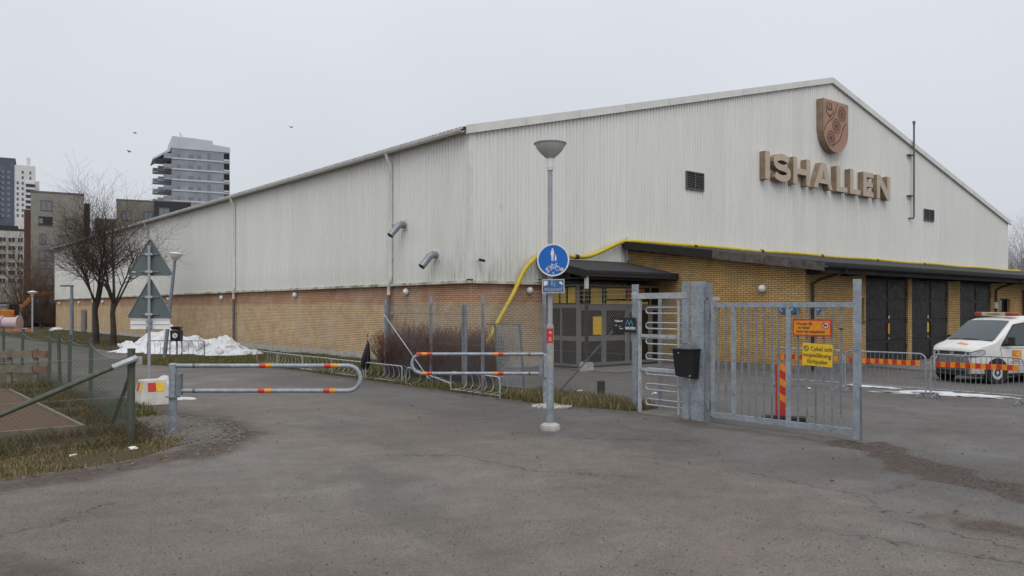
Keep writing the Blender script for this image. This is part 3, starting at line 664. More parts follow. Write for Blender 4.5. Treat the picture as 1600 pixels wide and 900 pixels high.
for xx in (4.9, 12.3, 17.5, 23, 29, 35):
    m = MB(); zc = 4.22 if xx < 6 else 5.0; m.tube([(xx - .1, -.3 - (.06 if xx < 6 else 0), zc), (xx + .1, -.3 - (.06 if xx < 6 else 0), zc)], .094, 12); m.build('hose_clamp', M['black'], hs)
# ------------------------------------------------------------------ round wall lamps
def make_globe():
    t = bpy.data.objects.new('wall_lamp', None); COL.objects.link(t)
    m = MB(); m.tube([(0, 0, 0), (0, -.05, 0)], .13, 16); m.build('base', M['greywhite'], t)
    m = MB(); prof = [(.145 * cos(R(a)), .145 * sin(R(a))) for a in range(0, 91, 15)]
    vs = [];
    for r_, d in prof: vs.append((max(r_, .004), d))
    n = 16; mb = MB()
    for r_, d in vs:
        for j in range(n): a = 2 * pi * j / n; mb.v.append((r_ * cos(a), -.05 - d, r_ * sin(a)))
    for i in range(len(vs) - 1):
        for j in range(n): mb.f.append((i * n + j, i * n + (j + 1) % n, (i + 1) * n + (j + 1) % n, (i + 1) * n + j))
    mb.f.append(tuple((len(vs) - 1) * n + j for j in range(n)))
    mb.build('globe', M['white'], t, True); return t
gl = make_globe(); first = True
for x, y, z, side, lab in ((0, 4.15, 2.86, 1, 'round white wall lamp beside the near downpipe on the long brick wall'),
        (0, 14.44, 2.86, 1, 'round white wall lamp midway between the two nearest downpipes'),
        (0, 24.58, 2.84, 1, 'round white wall lamp just left of the second downpipe above the snow'),
        (0, 34.77, 2.84, 1, 'round white wall lamp partly behind the leaning street lamp'),
        (0, 53.3, 2.78, 1, 'small white wall lamp seen between the two bare tree trunks'),
        (0, 62.5, 2.76, 1, 'small white wall lamp just left of the bare trees'),
        (0, 71.75, 2.74, 1, 'farthest small white wall lamp at the far end of the hall'),
        (2.75, 0, 2.88, 0, 'round white wall lamp on the short brick wall right of the yellow hose'),
        (8.1, -6.6, 2.91, 2, 'round white wall lamp on the yellow annex wall above the gate')):
    o = gl if first else copy_tree(gl); first = False
    at(o, x, y, z, -pi / 2 if side else 0); tag(o, lab, 'wall lamp', 'round lamps on the brick walls')
cm = thing('security_camera', 'small dark security camera at the corner of the white cladding', 'camera', .25, -.13, 3.9)
m = MB(); m.tube([(0, 0, 0), (0, -.16, .03)], .02, 8); m.build('bracket', M['greywhite'], cm); m = MB(); m.tube([(-.08, -.2, .03), (.14, -.2, .0)], .05, 10); m.build('body', M['black'], cm, True)
m = MB(); m.tube([(.14, -.2, .0), (.17, -.2, -.004)], .035, 10); m.build('lens', M['glass'], cm)
for i, (x, y) in enumerate(((45.5, -3.0), (49.2, -3.0))):
    f = thing('roof_floodlight', 'dark floodlight on the annex roof at the right end of the gable' if i == 0 else 'dark floodlight on the annex roof right of the hall corner', 'floodlight', x, y, 4.55, group='floodlights on the annex roof')
    m = MB(); m.tube([(0, 0, 0), (0, 0, .55)], .04, 6); m.build('bracket', M['black'], f)
    m = MB(); m.box((-.1, 0, .8), (.3, .7, .6), ry=R(25)); m.build('head', M['iron'], f, bevel=.05)

# ------------------------------------------------------------------ chain-link fence to the turnstile
def chain(mb, u0, u1, z0, z1, mp, p=.065, r=.003):
    """woven diamond mesh: two families of slanting wires, one behind the other"""
    h = z1 - z0; k0 = int((u0 - h) / p) - 1; k1 = int((u1 + h) / p) + 1
    for sgn in (1, -1):
        for k in range(k0, k1 + 1):
            a = k * p
            ua, za, ub, zb = (a, z0, a + h, z1) if sgn > 0 else (a, z1, a + h, z0)
            if ub < u0 or ua > u1: continue
            if ua < u0: za += (u0 - ua) * sgn; ua = u0
            if ub > u1: zb -= (ub - u1) * sgn; ub = u1
            if ub - ua < .01: continue
            n = 1; w = sgn * r * 1.1
            mb.tube([mp(ua, w, za), mp(ub, w, zb)], r, 3, caps=False)
F0 = -11.41
fen = thing('chain_link_fence', 'tall galvanised chain link fence running from the turnstile back to the hedge', 'fence', -4.0, F0)
py = [0, 2.97, 5.46, 6.34, 7.96, 10.56]
def angle_post(mb, x, y, h, w=.06, t=.007, z0=0):
    e = min(w, .06); mb.b6(x, x + t, y - w / 2, y + w / 2, z0, h); mb.b6(x + t, x + e, y - w / 2, y - w / 2 + t, z0, h); mb.b6(x + t, x + e, y + w / 2 - t, y + w / 2, z0, h)
for i, y in enumerate(py):
    m = MB(); h = (2.72, 2.70, 2.60, 2.36, 2.56, 2.48)[i]
    angle_post(m, .02, y, h, .15 if i == 0 else .075); p = m.build('post', M['galv'], fen)
    if i == 3: m = MB(); angle_post(m, .02, y - .1, h, .06); m.build('post', M['galv'], fen)
m = MB(); chain(m, .05, 10.5, .08, 2.32, lambda u, w, z: (w, u, z)); o = m.build('chain_link_mesh', M['wire'], fen, fix=False); o['kind'] = 'stuff'
for z in (.1, 1.2, 2.3):
    m = MB(); m.tube([(-.006, 0, z), (-.006, 10.56, z)], .003, 5); m.build('line_wire', M['wire'], fen)
for z in (2.42, 2.52, 2.62):
    m = MB(); m.tube([(.0, 0, z), (.0, 1.5, z - .015), (.0, 2.97, z), (0, 4.3, z - .03), (.0, 5.46, z - .06)], .004, 5)
    for i in range(36):
        y = .08 + i * .15; m.tube([(-.015, y, z - .02), (.015, y + .01, z + .012)], .002, 3); m.tube([(.015, y, z - .02), (-.015, y + .01, z + .012)], .002, 3)
    m.build('barbed_wire', M['wire'], fen)
m = MB(); m.tube([(.05, 6.3, 2.05), (.05, 10.56, 2.05)], .018, 6); m.build('top_rail', M['galv'], fen)
m = MB(); m.tube([(.04, .05, 2.18), (.06, .12, 2.16), (.06, 2.55, .12)], .02, 6); m.build('brace', M['galv_dark'], fen)
m = MB(); m.tube([(-.03, 10.5, 2.0), (-.03, 7.95, .15)], .02, 6); m.build('brace', M['galv_light'], fen)
bd = thing('notice_board', 'small black notice board with a blue peak mark hung on the chain link fence', 'sign', -4.03, -11.16, 1.84, -pi / 2)
m = MB(); m.b6(-.33, .33, -.012, .0, -.16, .16); m.build('plate', M['black'], bd)
text_mesh('MAXEN', .085, M['white'], bd, 'lettering', (.19, -.0145, -.07), .001, .003)
text_mesh('Hallen är', .065, M['white'], bd, 'lettering', (-.15, -.0145, .085), .001, .002)
M['cyan'] = mat_plain('cyan_print', (.10, .38, .50), .5)
m = MB()
for a in (.11, .21): m.prism(stroke_poly([(a - .055, .0), (a, .11), (a + .055, .0)], .02), -.0155 - a * .002, -.0125)
m.build('peak_mark', M['cyan'], bd)
m = MB()
for z, a, b in ((-.02, -.26, -.20), (-.045, -.14, -.10), (-.09, -.12, -.03)): m.b6(a, b, -.0145, -.0125, z, z + .02)
m.build('small_print', M['greywhite'], bd)

# ------------------------------------------------------------------ full-height turnstile
ts = thing('turnstile', 'full height galvanised turnstile with looped bars beside the gate', 'turnstile', -4.2, -12.2)
m = MB(); m.b6(-.05, .03, .54, .62, 2.45, 2.55); m.b6(-.06, .04, -.86, .62, 2.40, 2.52); m.build('top_beam', M['galv_light'], ts, bevel=.006)
m = MB(); m.b6(-.04, .02, .40, .45, .02, 2.40); m.build('frame_upright', M['galv_light'], ts)
m = MB(); angle_post(m, -.05, -.80, 2.73, .15); m.build('guide_post', M['galv'], ts)
m = MB(); m.tube([(.0, -.60, .05), (.0, -.60, 2.38)], .028, 10); rot = m.build('rotor_column', M['galv_light'], ts, True)
def loop(ang, z, ln, hh=.062, c=(0, -.60)):
    d = Vector((cos(ang), sin(ang), 0)); c = Vector((c[0], c[1], 0)); pts = [c + d * .02 + Vector((0, 0, z + hh)), c + d * (ln - hh) + Vector((0, 0, z + hh))]
    for i in range(1, 8):
        a = pi / 2 - pi * i / 8; pts.append(c + d * (ln - hh + hh * cos(a)) + Vector((0, 0, z + hh * sin(a))))
    pts += [c + d * (ln - hh) + Vector((0, 0, z - hh)), c + d * .02 + Vector((0, 0, z - hh))]
    return pts
for k in range(7):
    z = 2.16 - k * .318
    for ang in (90, 330):
        m = MB(); m.tube(loop(R(ang), z, .86 if ang == 90 else .30), .016, 8); m.build('loop_bar', M['galv_light'], ts, True)
for z in (1.63, .92): m = MB(); m.b6(-.02, .02, -.58, .40, z - .03, z + .03); m.build('cross_bar', M['galv_light'], ts)
m = MB(); chain(m, -.8, .4, .1, 2.38, lambda u, w, z: (.62 + w, u, z)); o = m.build('chain_link_mesh', M['wire'], ts, fix=False); o['kind'] = 'stuff'
for y in (-.8, .42): m = MB(); m.b6(.6, .65, y - .03, y + .03, .02, 2.4); m.build('back_upright', M['galv'], ts)
for k in range(9):
    z = .15 + k * .27; m = MB(); m.tube([(.02, -.72, z), (.1, -.74, z), (.1, -.74, z + .09), (.02, -.72, z + .09)], .011, 6); m.build('comb_bar', M['galv_light'], ts)
m = MB(); m.b6(-.1, .6, -.75, .40, .0, .012); m.build('floor_plate', M['concrete_dark'], ts)
m = MB(); m.b6(-.06, .03, .45, .54, 1.2, 1.3); m.build('latch_box', M['galv_dark'], ts)
gp = thing('gate_post', 'broad galvanised column between turnstile and barred gate', 'post', -4.3, -13.35)
m = MB(); m.b6(-.03, .05, -.17, .14, 0, 2.72); m.build('column', M['galv'], gp, bevel=.008)
m = MB(); angle_post(m, -.05, -.28, 2.70, .13); m.build('hinge_post', M['galv_dark'], gp)
for z in (.35, 2.05): m = MB(); m.tube([(-.1, -.33, z - .08), (-.1, -.33, z + .08)], .03, 10); m.build('hinge', M['galv_dark'], gp)
m = MB(); m.b6(-.05, .3, -.30, -.2, 2.36, 2.42); m.build('stop_bracket', M['galv_light'], gp)
# letter box
lb = thing('letter_box', 'black metal letter box hung on the turnstile post', 'letter box', -4.48, -13.20, .85, -pi / 2)
m = MB(); m.add([(-.24, -.02, .02), (.20, -.02, -.02), (.20, .17, -.02), (-.24, .17, .02), (-.26, -.09, .54), (.24, -.09, .54), (.24, .17, .54), (-.26, .17, .54)], [(3, 2, 1, 0), (4, 5, 6, 7), (0, 1, 5, 4), (1, 2, 6, 5), (2, 3, 7, 6), (3, 0, 4, 7)]); m.build('box', M['black'], lb, bevel=.008)
m = MB(); m.b6(-.28, .26, -.13, .18, .545, .565); m.build('lid', M['dark'], lb, bevel=.004)
m = MB(); m.prism(arc(0, .565, .13, .13, 0, 180, 10), .0, .06); m.build('back_lug', M['galv_dark'], lb)
for p in ((-.1, -.10, .48), (.14, -.055, .04)): m = MB(); m.tube([(p[0], p[1] - .006, p[2]), (p[0], p[1] + .02, p[2])], .012, 8); m.build('rivet', M['greywhite'], lb)

# ------------------------------------------------------------------ barred gate
gt = thing('barred_gate', 'wide galvanised barred gate standing open across the yard entrance', 'gate', -4.35, -13.72)
GL = 2.86
def gy(px): return -(px)
m = MB(); m.b6(-.03, .03, -.06, .0, .14, 2.36); m.build('hinge_stile', M['galv'], gt)
m = MB(); m.b6(-.05, .05, -GL - .09, -GL + .01, .05, 2.68); m.build('end_post', M['galv'], gt, bevel=.005)
m = MB(); m.b6(-.03, .03, -GL + .012, -.062, 2.22, 2.31); m.build('top_rail', M['galv'], gt)
m = MB(); m.b6(-.03, .03, -GL + .012, -.062, .12, .22); m.build('bottom_rail', M['galv'], gt)
for y in (.16, .33, .68, .83, .99, 1.15, 1.31, 1.45, 1.83, 2.0, 2.16, 2.31, 2.46, 2.62):
    m = MB(); m.b6(-.013, .013, -y - .013, -y + .013, .222, 2.218); m.build('bar', M['galv_dark'], gt)
for y in (.50, 1.64): m = MB(); m.b6(-.03, .03, -y - .035, -y + .035, .222, 2.218); m.build('mullion', M['galv'], gt)
m = MB(); m.tube([(.0, -GL - .11, .9), (.0, -GL - .11, .04)], .009, 6); m.tube([(0, -GL - .11, .9), (0, -GL - .05, .9)], .009, 6); m.build('drop_bolt', M['iron'], gt)
m = MB(); m.b6(-.02, .02, -2.66, -2.58, 1.85, 1.87); m.build('catch', M['black'], gt)
so = thing('dog_notice', 'orange notice with red border and dog symbol on the barred gate', 'sign', -4.395, -15.84, 1.87, -pi / 2)
m = MB(); m.b6(-.36, .36, -.012, .0, -.145, .145); m.build('plate', M['red'], so)
m = MB(); m.b6(-.335, .335, -.0145, -.0125, -.12, .12); m.build('face', M['orange'], so)
for tx, z, x in (('Hundar får', .068, -.28), ('ej vistas', .003, -.25), ('inom idrottsplatsen', -.066, -.29)):
    text_mesh(tx, .068, M['dark'], so, 'lettering', (x, -.0165, z), .0008, .0006, 1.0, 'LEFT')
m = MB(); m.ring((.26, .045), .0, .062, -.0165, -.0147); m.build('dog_disc', M['greywhite'], so)
m = MB(); m.ring((.26, .045), .05, .062, -.018, -.0168); m.build('ban_ring', M['red'], so)
m = MB()
for k, pl in enumerate(([(.235, .035), (.285, .035), (.285, .058), (.235, .058)], [(.225, .05), (.24, .05), (.24, .08), (.222, .072)], [(.238, .015), (.246, .015), (.246, .036), (.238, .036)], [(.275, .015), (.283, .015), (.283, .036), (.275, .036)])): m.prism(pl, -.0185 - .0003 * k, -.0168)
m.build('dog_symbol', M['dark'], so)
sy = thing('cycling_notice', 'yellow notice forbidding cycling and mopeds on the barred gate', 'sign', -4.395, -15.94, 1.41, -pi / 2)
sy.rotation_euler = (0, R(2), ANG - pi / 2)
m = MB(); m.b6(-.275, .275, -.012, .0, -.19, .19); m.build('plate', M['yellow'], sy)
for tx, z, x in (('Cykel och', .10, .075), ('mopedåkning', -.01, .0), ('förbjuden', -.12, .01)):
    text_mesh(tx, .105, M['dark'], sy, 'lettering', (x, -.0145, z), .0008, .0006, .92)
m = MB(); m.ring((-.205, .10), .037, .048, -.0155, -.0125); m.prism(stroke_poly([(-.235, .13), (-.175, .07)], .01), -.0165, -.0125); m.build('ban_symbol', M['dark'], sy)
for i, (x, y, w) in enumerate(((8.06, -7.66, .82), (8.7, -8.30, .62))):
    s = thing('direction_sign', 'blue arrow sign pointing left on the yellow annex wall' if i == 0 else 'plain blue sign beside the annex downpipe', 'sign', x, y, 2.17, -pi / 2 if i == 0 else 0, group='blue signs on the annex')
    m = MB()
    m.prism([(-w / 2, -.12), (w / 2, -.12), (w / 2, .13), (-w / 2, .13)] if i else [(-w / 2, 0), (-w / 2 + .12, -.12), (w / 2, -.12), (w / 2, .13), (-w / 2 + .12, .13)], -.02, 0); m.build('plate', M['blue_dull'], s)
    m = MB()
    for a in range(3): m.b6(-.1 + a * .09, -.03 + a * .09, -.024, -.021, -.03, .03)
    m.build('white_marks', M['greywhite'], s)
    if i == 0: m = MB(); m.prism(stroke_poly([(-w / 2 + .16, .09), (-w / 2 + .06, .005), (-w / 2 + .16, -.08)], .03), -.0245, -.0205); m.build('arrow_mark', M['greywhite'], s)

# ------------------------------------------------------------------ chevron board behind the gate
cv = thing('traffic_marker', 'red and yellow striped marker board on a black rubber foot behind the gate', 'traffic marker', -3.0, -14.40, 0, -ANG + R(-18))
m = MB(); m.box((.02, 0, .045), (.82, .3, .09)); m.build('foot', M['rubber'], cv, bevel=.02)
m = MB(); m.b6(-.14, .14, -.015, .04, .09, 1.12); m.build('board', M['red'], cv, bevel=.012)
for k in range(3):
    z = .30 + k * .30; m = MB(); m.prism([(-.10, z + .14), (.115, z), (.115, z + .14), (-.10, z + .28)], -.0185, -.0155); m.build('yellow_stripe', M['orange'], cv)

# ------------------------------------------------------------------ crowd barriers
def make_barrier():
    t = bpy.data.objects.new('crowd_barrier', None); COL.objects.link(t); LB = 2.06; r = .019
    pts = [(0, 0, .02), (0, 0, .92)] + [(0, -.16 + .16 * cos(R(180 - a)) * -1 * -1 if False else -(.16 - .16 * cos(R(a))), .92 + .16 * sin(R(a))) for a in range(15, 91, 15)]
    pts += [(0, -LB + .16, 1.08)] + [(0, -LB + .16 - .16 * sin(R(a)), .92 + .16 * cos(R(a))) for a in range(15, 91, 15)] + [(0, -LB, .02)]
    m = MB(); m.tube(pts, r, 8); m.build('frame', M['galv'], t, True)
    m = MB(); m.tube([(0, 0, .22), (0, -LB, .22)], .016, 8); m.build('bottom_rail', M['galv'], t, True)
    for i in range(17):
        y = -.115 - i * (LB - .23) / 16; m = MB(); m.tube([(0, y, .22), (0, y, 1.065)], .0075, 6); m.build('bar', M['galv_dark'], t, True)
    m = MB(); m.b6(-.022, -.018, -LB + .13, -.13, .78, .91); st = m.build('striped_board', M['orange'], t)
    for i in range(8):
        y = -.13 - i * .225; m = MB(); m.b6(-.0245, -.0225, y - .112, y, .781, .909); m.build('red_block', M['red'], st)
    for y in (-.12, -LB + .12):
        m = MB(); m.tube([(-.26, y, .02), (-.2, y, .05), (0, y, .12), (.2, y, .05), (.26, y, .02)], .016, 6); m.build('foot', M['galv_dark'], t, True)
    for z in (.45, .85): m = MB(); m.tube([(0, -LB, z), (-.03, -LB - .05, z), (0, -LB - .09, z + .02)], .009, 6); m.build('hook', M['galv_light'], t)
    return t
cb = make_barrier(); first = True
for x, y, rz, lab in ((3.3, -10.12, 0.02, 'crowd barrier partly hidden behind the barred gate and its yellow notice'), (3.32, -12.26, 0.03, 'middle crowd barrier with red and orange stripes in front of the black doors'), (3.42, -14.42, 0.0, 'crowd barrier with red and orange stripes standing in front of the white van')):
    o = cb if first else copy_tree(cb); first = False; at(o, x, y, 0, rz); tag(o, lab, 'barrier', 'crowd barriers in the yard')

# ------------------------------------------------------------------ swing barriers with banded tubes
def swing(name, lab, x, y, rz, ln, rev, ph, h=1.18, sp=.445, bands=()):
    t = thing(name, lab, 'barrier', x, y, 0, rz, 'tubular swing barriers')
    s = -1 if rev else 1; r = .038; re = sp / 2; zc = h - re
    m = MB(); m.tube([(0, 0, -.1), (0, 0, ph)], .07, 16); m.tube([(0, 0, ph), (0, 0, ph + .025)], [.075, .05], 16); m.build('post', M['galv'], t, True)
    m = MB(); m.tube([(0, 0, .62), (0, 0, .64)], .125, 16); m.b6(s * .07, s * .16, -.05, .05, .66, 1.04); m.build('hinge_plate', M['galv_dark'], t)
    pts = [(s * .06, -.0, h), (s * (ln - re), 0, h)] + [(s * (ln - re + re * sin(R(a))), 0, zc + re * cos(R(a))) for a in range(15, 180, 15)] + [(s * (ln - re), 0, h - sp), (s * .06, 0, h - sp)]
    m = MB(); m.tube(pts, r, 12); m.build('tube_frame', M['galv'], t, True)
    for u, z, c in bands:
        m = MB(); m.tube([(s * u, 0, z), (s * (u + .115), 0, z)], r + .003, 12, caps=False); m.build('reflective_band', M[c], t, True)
    for z in (h, h - sp): m = MB(); m.tube([(s * .36, 0, z), (s * .40, 0, z)], r + .006, 12); m.build('clamp', M['iron'], t)
    return t
bl = []
for u in (1.54, 2.70):
    for z, q in ((1.18, 0), (.735, -.02)): bl += [(u + q, z, 'red'), (u + q + .12, z, 'orange')]
sw1 = swing('swing_barrier', 'tubular barrier with red and yellow bands across the path on its own post', -12.68, -8.32, -ANG, 3.34, False, 1.20, bands=bl)
br = []
for u, cs in ((.98, ('red', 'orange')), (2.62, ('red', 'orange', 'red'))):
    for z, q in ((1.15, 0), (.705, 0)):
        for i, c in enumerate(cs[:2] if z < 1 else cs): br.append((u + q + i * .12, z, c))
sw2 = swing('swing_barrier', 'tubular barrier with red and yellow bands reaching left from beside the lamp post', -5.75, -8.6, -ANG, 3.08, True, 1.13, 1.15, .445, br)
xx, yy = W2L(.78, 18.7); sw2.location = L(xx, yy)

# ------------------------------------------------------------------ lamp posts and traffic signs
def bowl(mb, z, w, hgt, n=28):
    pr_ = [(w * .2, z), (w * .30, z + hgt * .10), (w * .55, z + hgt * .32), (w * .75, z + hgt * .54), (w * .89, z + hgt * .76), (w * .97, z + hgt * .92), (w, z + hgt), (w * 1.0, z + hgt + .012), (w * .5, z + hgt + .035), (.01, z + hgt + .045)]
    mb.lathe(pr_, n)
lp = thing('lamp_post', 'path lamp post with bowl head and red sticker on a white concrete foot', 'lamp post', -7.33, -12.41, 0, -ANG)
m = MB(); m.lathe([(.16, -.05), (.19, .04), (.17, .10), (.11, .13), (.05, .14)], 18); m.build('foot', M['concrete'], lp, True)
m = MB(); m.tube([(0, 0, .1), (0, 0, .45), (0, 0, 1.14)], .068, 16); m.build('lower_sleeve', M['galv'], lp, True)
M['greypaint'] = mat_plain('worn_grey_paint', (.31, .30, .285), .6, 0, .3, 12)
m = MB(); m.tube([(0, 0, 1.141), (0, 0, 1.86), (0, 0, 1.93)], [.066, .066, .045], 16); m.build('painted_sleeve', M['greypaint'], lp, True)
m = MB(); m.ring((0, 0), .0675, .069, 1.58, 1.84, 10, R(200), R(320), lambda u, v, w: (u, v, w)); m.build('red_sticker', M['red'], lp)
m = MB()
for z in (1.62, 1.66, 1.75, 1.77): m.ring((0, 0), .0695, .0705, z, z + .02, 3, R(245 + (z * 977) % 20), R(275 + (z * 1391) % 20), lambda u, v, w: (u, v, w))
m.build('sticker_print', M['greywhite'], lp)
m = MB(); m.tube([(0, 0, 1.93), (0, 0, 4.72)], .045, 14); m.build('pole', M['pole'], lp, True)
m = MB(); m.tube([(0, 0, 4.70), (0, 0, 4.74)], .062, 14); m.tube([(0, 0, 4.74), (0, 0, 4.92)], .068, 16); m.build('neck', M['white'], lp, True)
m = MB(); bowl(m, 4.90, .285, .28); m.build('lamp_bowl', M['greywhite'], lp, True)
m = MB(); m.ring((0, 0), .283, .295, 5.172, 5.192, 28, m=lambda u, v, w: (u, v, w)); m.build('rim', M['galv_dark'], lp)
sx, syy = W2L(.74, 14.58)
rs = thing('foot_and_cycle_sign', 'round blue sign with a walking adult, child and bicycle on the lamp post', 'road sign', sx, syy, 3.07, -ANG + R(-12))
m = MB(); m.ring((0, 0), 0, .293, -.012, .0, 40); m.build('plate', M['galv'], rs)
m = MB(); m.ring((0, 0), .268, .293, -.0155, -.0125, 40); m.build('white_rim', M['white'], rs)
m = MB(); m.ring((0, 0), 0, .2675, -.0145, -.0125, 40); m.build('blue_face', M['blue_sign'], rs)
m = MB(); fy = -.0165
m.ring((-.012, .195), 0, .016, fy, -.0147, 12); m.prism([(-.044, .09), (-.036, .172), (.012, .172), (.02, .09), (.008, .085), (.004, -.02), (-.009, -.02), (-.012, .07), (-.015, -.02), (-.028, -.02), (-.032, .085)], fy - .0004, -.0147)
m.build('adult_symbol', M['white'], rs)
m = MB(); m.ring((.045, .082), 0, .011, fy, -.0147, 10); m.prism([(.029, .02), (.033, .066), (.057, .066), (.062, .02), (.053, -.02), (.038, -.02)], fy - .0004, -.0147); m.build('child_symbol', M['white'], rs)
m = MB()
for cx_ in (-.06, .08): m.ring((cx_, -.15), .036, .044, fy, -.0147, 20)
for k, (a, b) in enumerate((((-.06, -.15), (-.02, -.09)), ((-.02, -.09), (.06, -.09)), ((.06, -.09), (.08, -.15)), ((-.02, -.09), (.015, -.15)), ((.015, -.15), (.06, -.09)), ((.015, -.15), (-.06, -.15)), ((-.045, -.075), (-.005, -.075)), ((.04, -.065), (.085, -.07)))): m.prism(stroke_poly([a, b], .009), fy - .0003 * k, -.0147)
m.build('bicycle_symbol', M['white'], rs)
m = MB()
for k, (a, b, c, d) in enumerate(((.13, .185, -.2, -.14), (-.135, -.10, -.19, -.14), (-.115, -.07, -.225, -.2), (-.01, .015, -.255, -.215))): m.b6(a, b, -.0175 - k * .0004, -.0147, c, d)
m.build('stickers', M['greywhite'], rs)
for z in (.12, -.12): m = MB(); m.tube([(-.07, .05, z), (.07, .05, z)], .014, 6); m.b6(-.07, .07, .001, .05, z - .012, z + .012); m.build('clamp', M['galv'], rs)
ss = thing('moped_plate', 'small blue plate reading no mopeds below the round blue sign', 'road sign', sx, syy, 2.60, -ANG + R(-8))
m = MB(); m.b6(-.20, .20, -.01, 0, -.125, .125); m.build('plate', M['greywhite'], ss)
m = MB(); m.b6(-.185, .185, -.0125, -.0102, -.11, .11); m.build('blue_face', M['blue_dull'], ss)
text_mesh('Ej', .12, M['galv_light'], ss, 'lettering', (.0, -.0145, .052), .001); text_mesh('moped', .115, M['galv_light'], ss, 'lettering', (0, -.0145, -.055), .001)
m = MB(); m.b6(-.17, -.10, -.0155, -.0127, .02, .095); m.prism([(-.17, .0), (-.13, .02), (-.17, .03)], -.0162, -.0127); m.prism([(.10, .06), (.16, .02), (.17, .05), (.13, .09)], -.0155, -.0127); m.build('stickers', M['white'], ss)
m = MB(); m.tube([(-.06, .05, 0), (.06, .05, 0)], .014, 6); m.build('clamp', M['galv'], ss)

wx_, wy_ = W2L(-8.75, 19.6)
wp = thing('warning_sign_post', 'grey pole with two triangular signs and a white plate seen from behind', 'road sign', wx_, wy_, 0, -ANG)
m = MB(); m.tube([(0, 0, -.1), (0, 0, 3.72)], .036, 12); m.build('pole', M['pole'], wp, True)
M['signback'] = mat_plain('grey_green_sign_back', (.105, .135, .135), .55, 0, .12, 4)
def tri(z0, w, h, r=.05):
    out = []
    for cx_, cz_, a0 in ((w / 2 - r, z0 + r, -90), (0, z0 + h - r * 1.3, 30), (-w / 2 + r, z0 + r, 150)): out += arc(cx_, cz_, r, r, a0, a0 + 120, 5)
    return out
for z0 in (2.99, 1.96):
    m = MB(); m.prism(tri(z0, 1.07, .90 if z0 > 2.5 else .97), .07, .075); tp = m.build('triangle_plate', M['signback'], wp)
    m = MB(); a_, b_ = tri(z0, 1.07, .90 if z0 > 2.5 else .97, .05), tri(z0 + .012, 1.04, (.90 if z0 > 2.5 else .97) - .03, .045)
    k = len(a_); vs = [(u, .048, v) for u, v in a_] + [(u, .048, v) for u, v in b_] + [(u, .07, v) for u, v in a_] + [(u, .07, v) for u, v in b_]
    fs = []
    for i in range(k): j = (i + 1) % k; fs += [(i, j, k + j, k + i), (i, 2 * k + i, 2 * k + j, j), (k + i, k + j, 3 * k + j, 3 * k + i)]
    m.add(vs, fs); m.build('folded_edge', M['galv_dark'], tp)
    for z in (z0 + .10, z0 + .52):
        m = MB(); m.b6(-.22, .22, .045, .069, z - .012, z + .012); m.build('rail', M['galv_dark'], tp)
        m = MB(); m.b6(-.085, .085, -.042, .044, z - .028, z + .028); m.build('clamp', M['galv_light'], tp)
m = MB(); m.b6(-.45, -.35, .0645, .069, 3.07, 3.1); m.build('label_strip', M['greywhite'], wp)
m = MB(); m.b6(-.48, .48, .06, .068, 1.70, 1.95); pb = m.build('back_plate', M['white'], wp)
for z in (1.71, 1.83, 1.94): m = MB(); m.b6(-.48, .48, .045, .0595, z - .008, z + .008); m.build('fold', M['white'], pb)
for z in (1.74, 1.88): m = MB(); m.b6(-.06, .06, -.042, .044, z - .03, z + .03); m.build('clamp', M['galv'], pb)
# leaning and distant lamps
ll = thing('lamp_post', 'leaning path lamp post with white bowl head by the snow heap', 'lamp post', -6.34, 14.07, 0, -ANG); ll.rotation_euler = (R(2), R(7), 0)
m = MB(); m.tube([(0, 0, -.2), (0, 0, 1.7), (0, 0, 4.4)], [.085, .085, .06], 12); m.build('pole', M['galv_dark'], ll, True)
m = MB(); bowl(m, 4.32, .30, .34); m.build('lamp_bowl', M['white'], ll, True)
l2 = thing('lamp_post', 'grey lamp post with a flat arm left of the bare trees', 'lamp post', -5.2, 39.06, 0, -ANG)
m = MB(); m.tube([(0, 0, -.1), (0, 0, 2.6), (0, 0, 3.7)], [.13, .13, .08], 10); m.build('pole', M['galv_dark'], l2, True)
m = MB(); m.b6(-.75, .1, -.12, .12, 3.7, 3.8); m.build('lamp_head', M['iron'], l2)
l3 = thing('lamp_post', 'slim far lamp post with flat white head in front of the brown thicket', 'lamp post', -4.4, 59.5, 0, -ANG)
m = MB(); m.tube([(0, 0, -.1), (0, 0, 3.6)], .07, 8); m.build('pole', M['galv_light'], l3, True)
m = MB(); m.lathe([(.06, 3.3), (.12, 3.45), (.40, 3.62), (.42, 3.68), (.05, 3.78)], 16); m.build('lamp_head', M['white'], l3, True)

# ------------------------------------------------------------------ concrete block, bin, umbrella, racks, small things
cbk = thing('concrete_block', 'white concrete road block with red and yellow reflectors and snow on top', 'road block', -11.72, -3.58, 0, -ANG + R(40))
def frus(mb, w0, d0, w1, d1, z0, z1):
    mb.add([(-w0, -d0, z0), (w0, -d0, z0), (w0, d0, z0), (-w0, d0, z0), (-w1, -d1, z1), (w1, -d1, z1), (w1, d1, z1), (-w1, d1, z1)], [(3, 2, 1, 0), (4, 5, 6, 7), (0, 1, 5, 4), (1, 2, 6, 5), (2, 3, 7, 6), (3, 0, 4, 7)])
M['pale_conc'] = mat_plain('pale_concrete', (.52, .50, .45), .85, 0, .15, 4, bump=.25)
cbk.scale = (.88, .88, .94)
m = MB(); frus(m, .42, .42, .27, .27, 0, .60); m.build('block', M['pale_conc'], cbk, bevel=.02)
def inc(u, z, off): k = (z) / .60; return (-(.42 - .15 * k) - off)
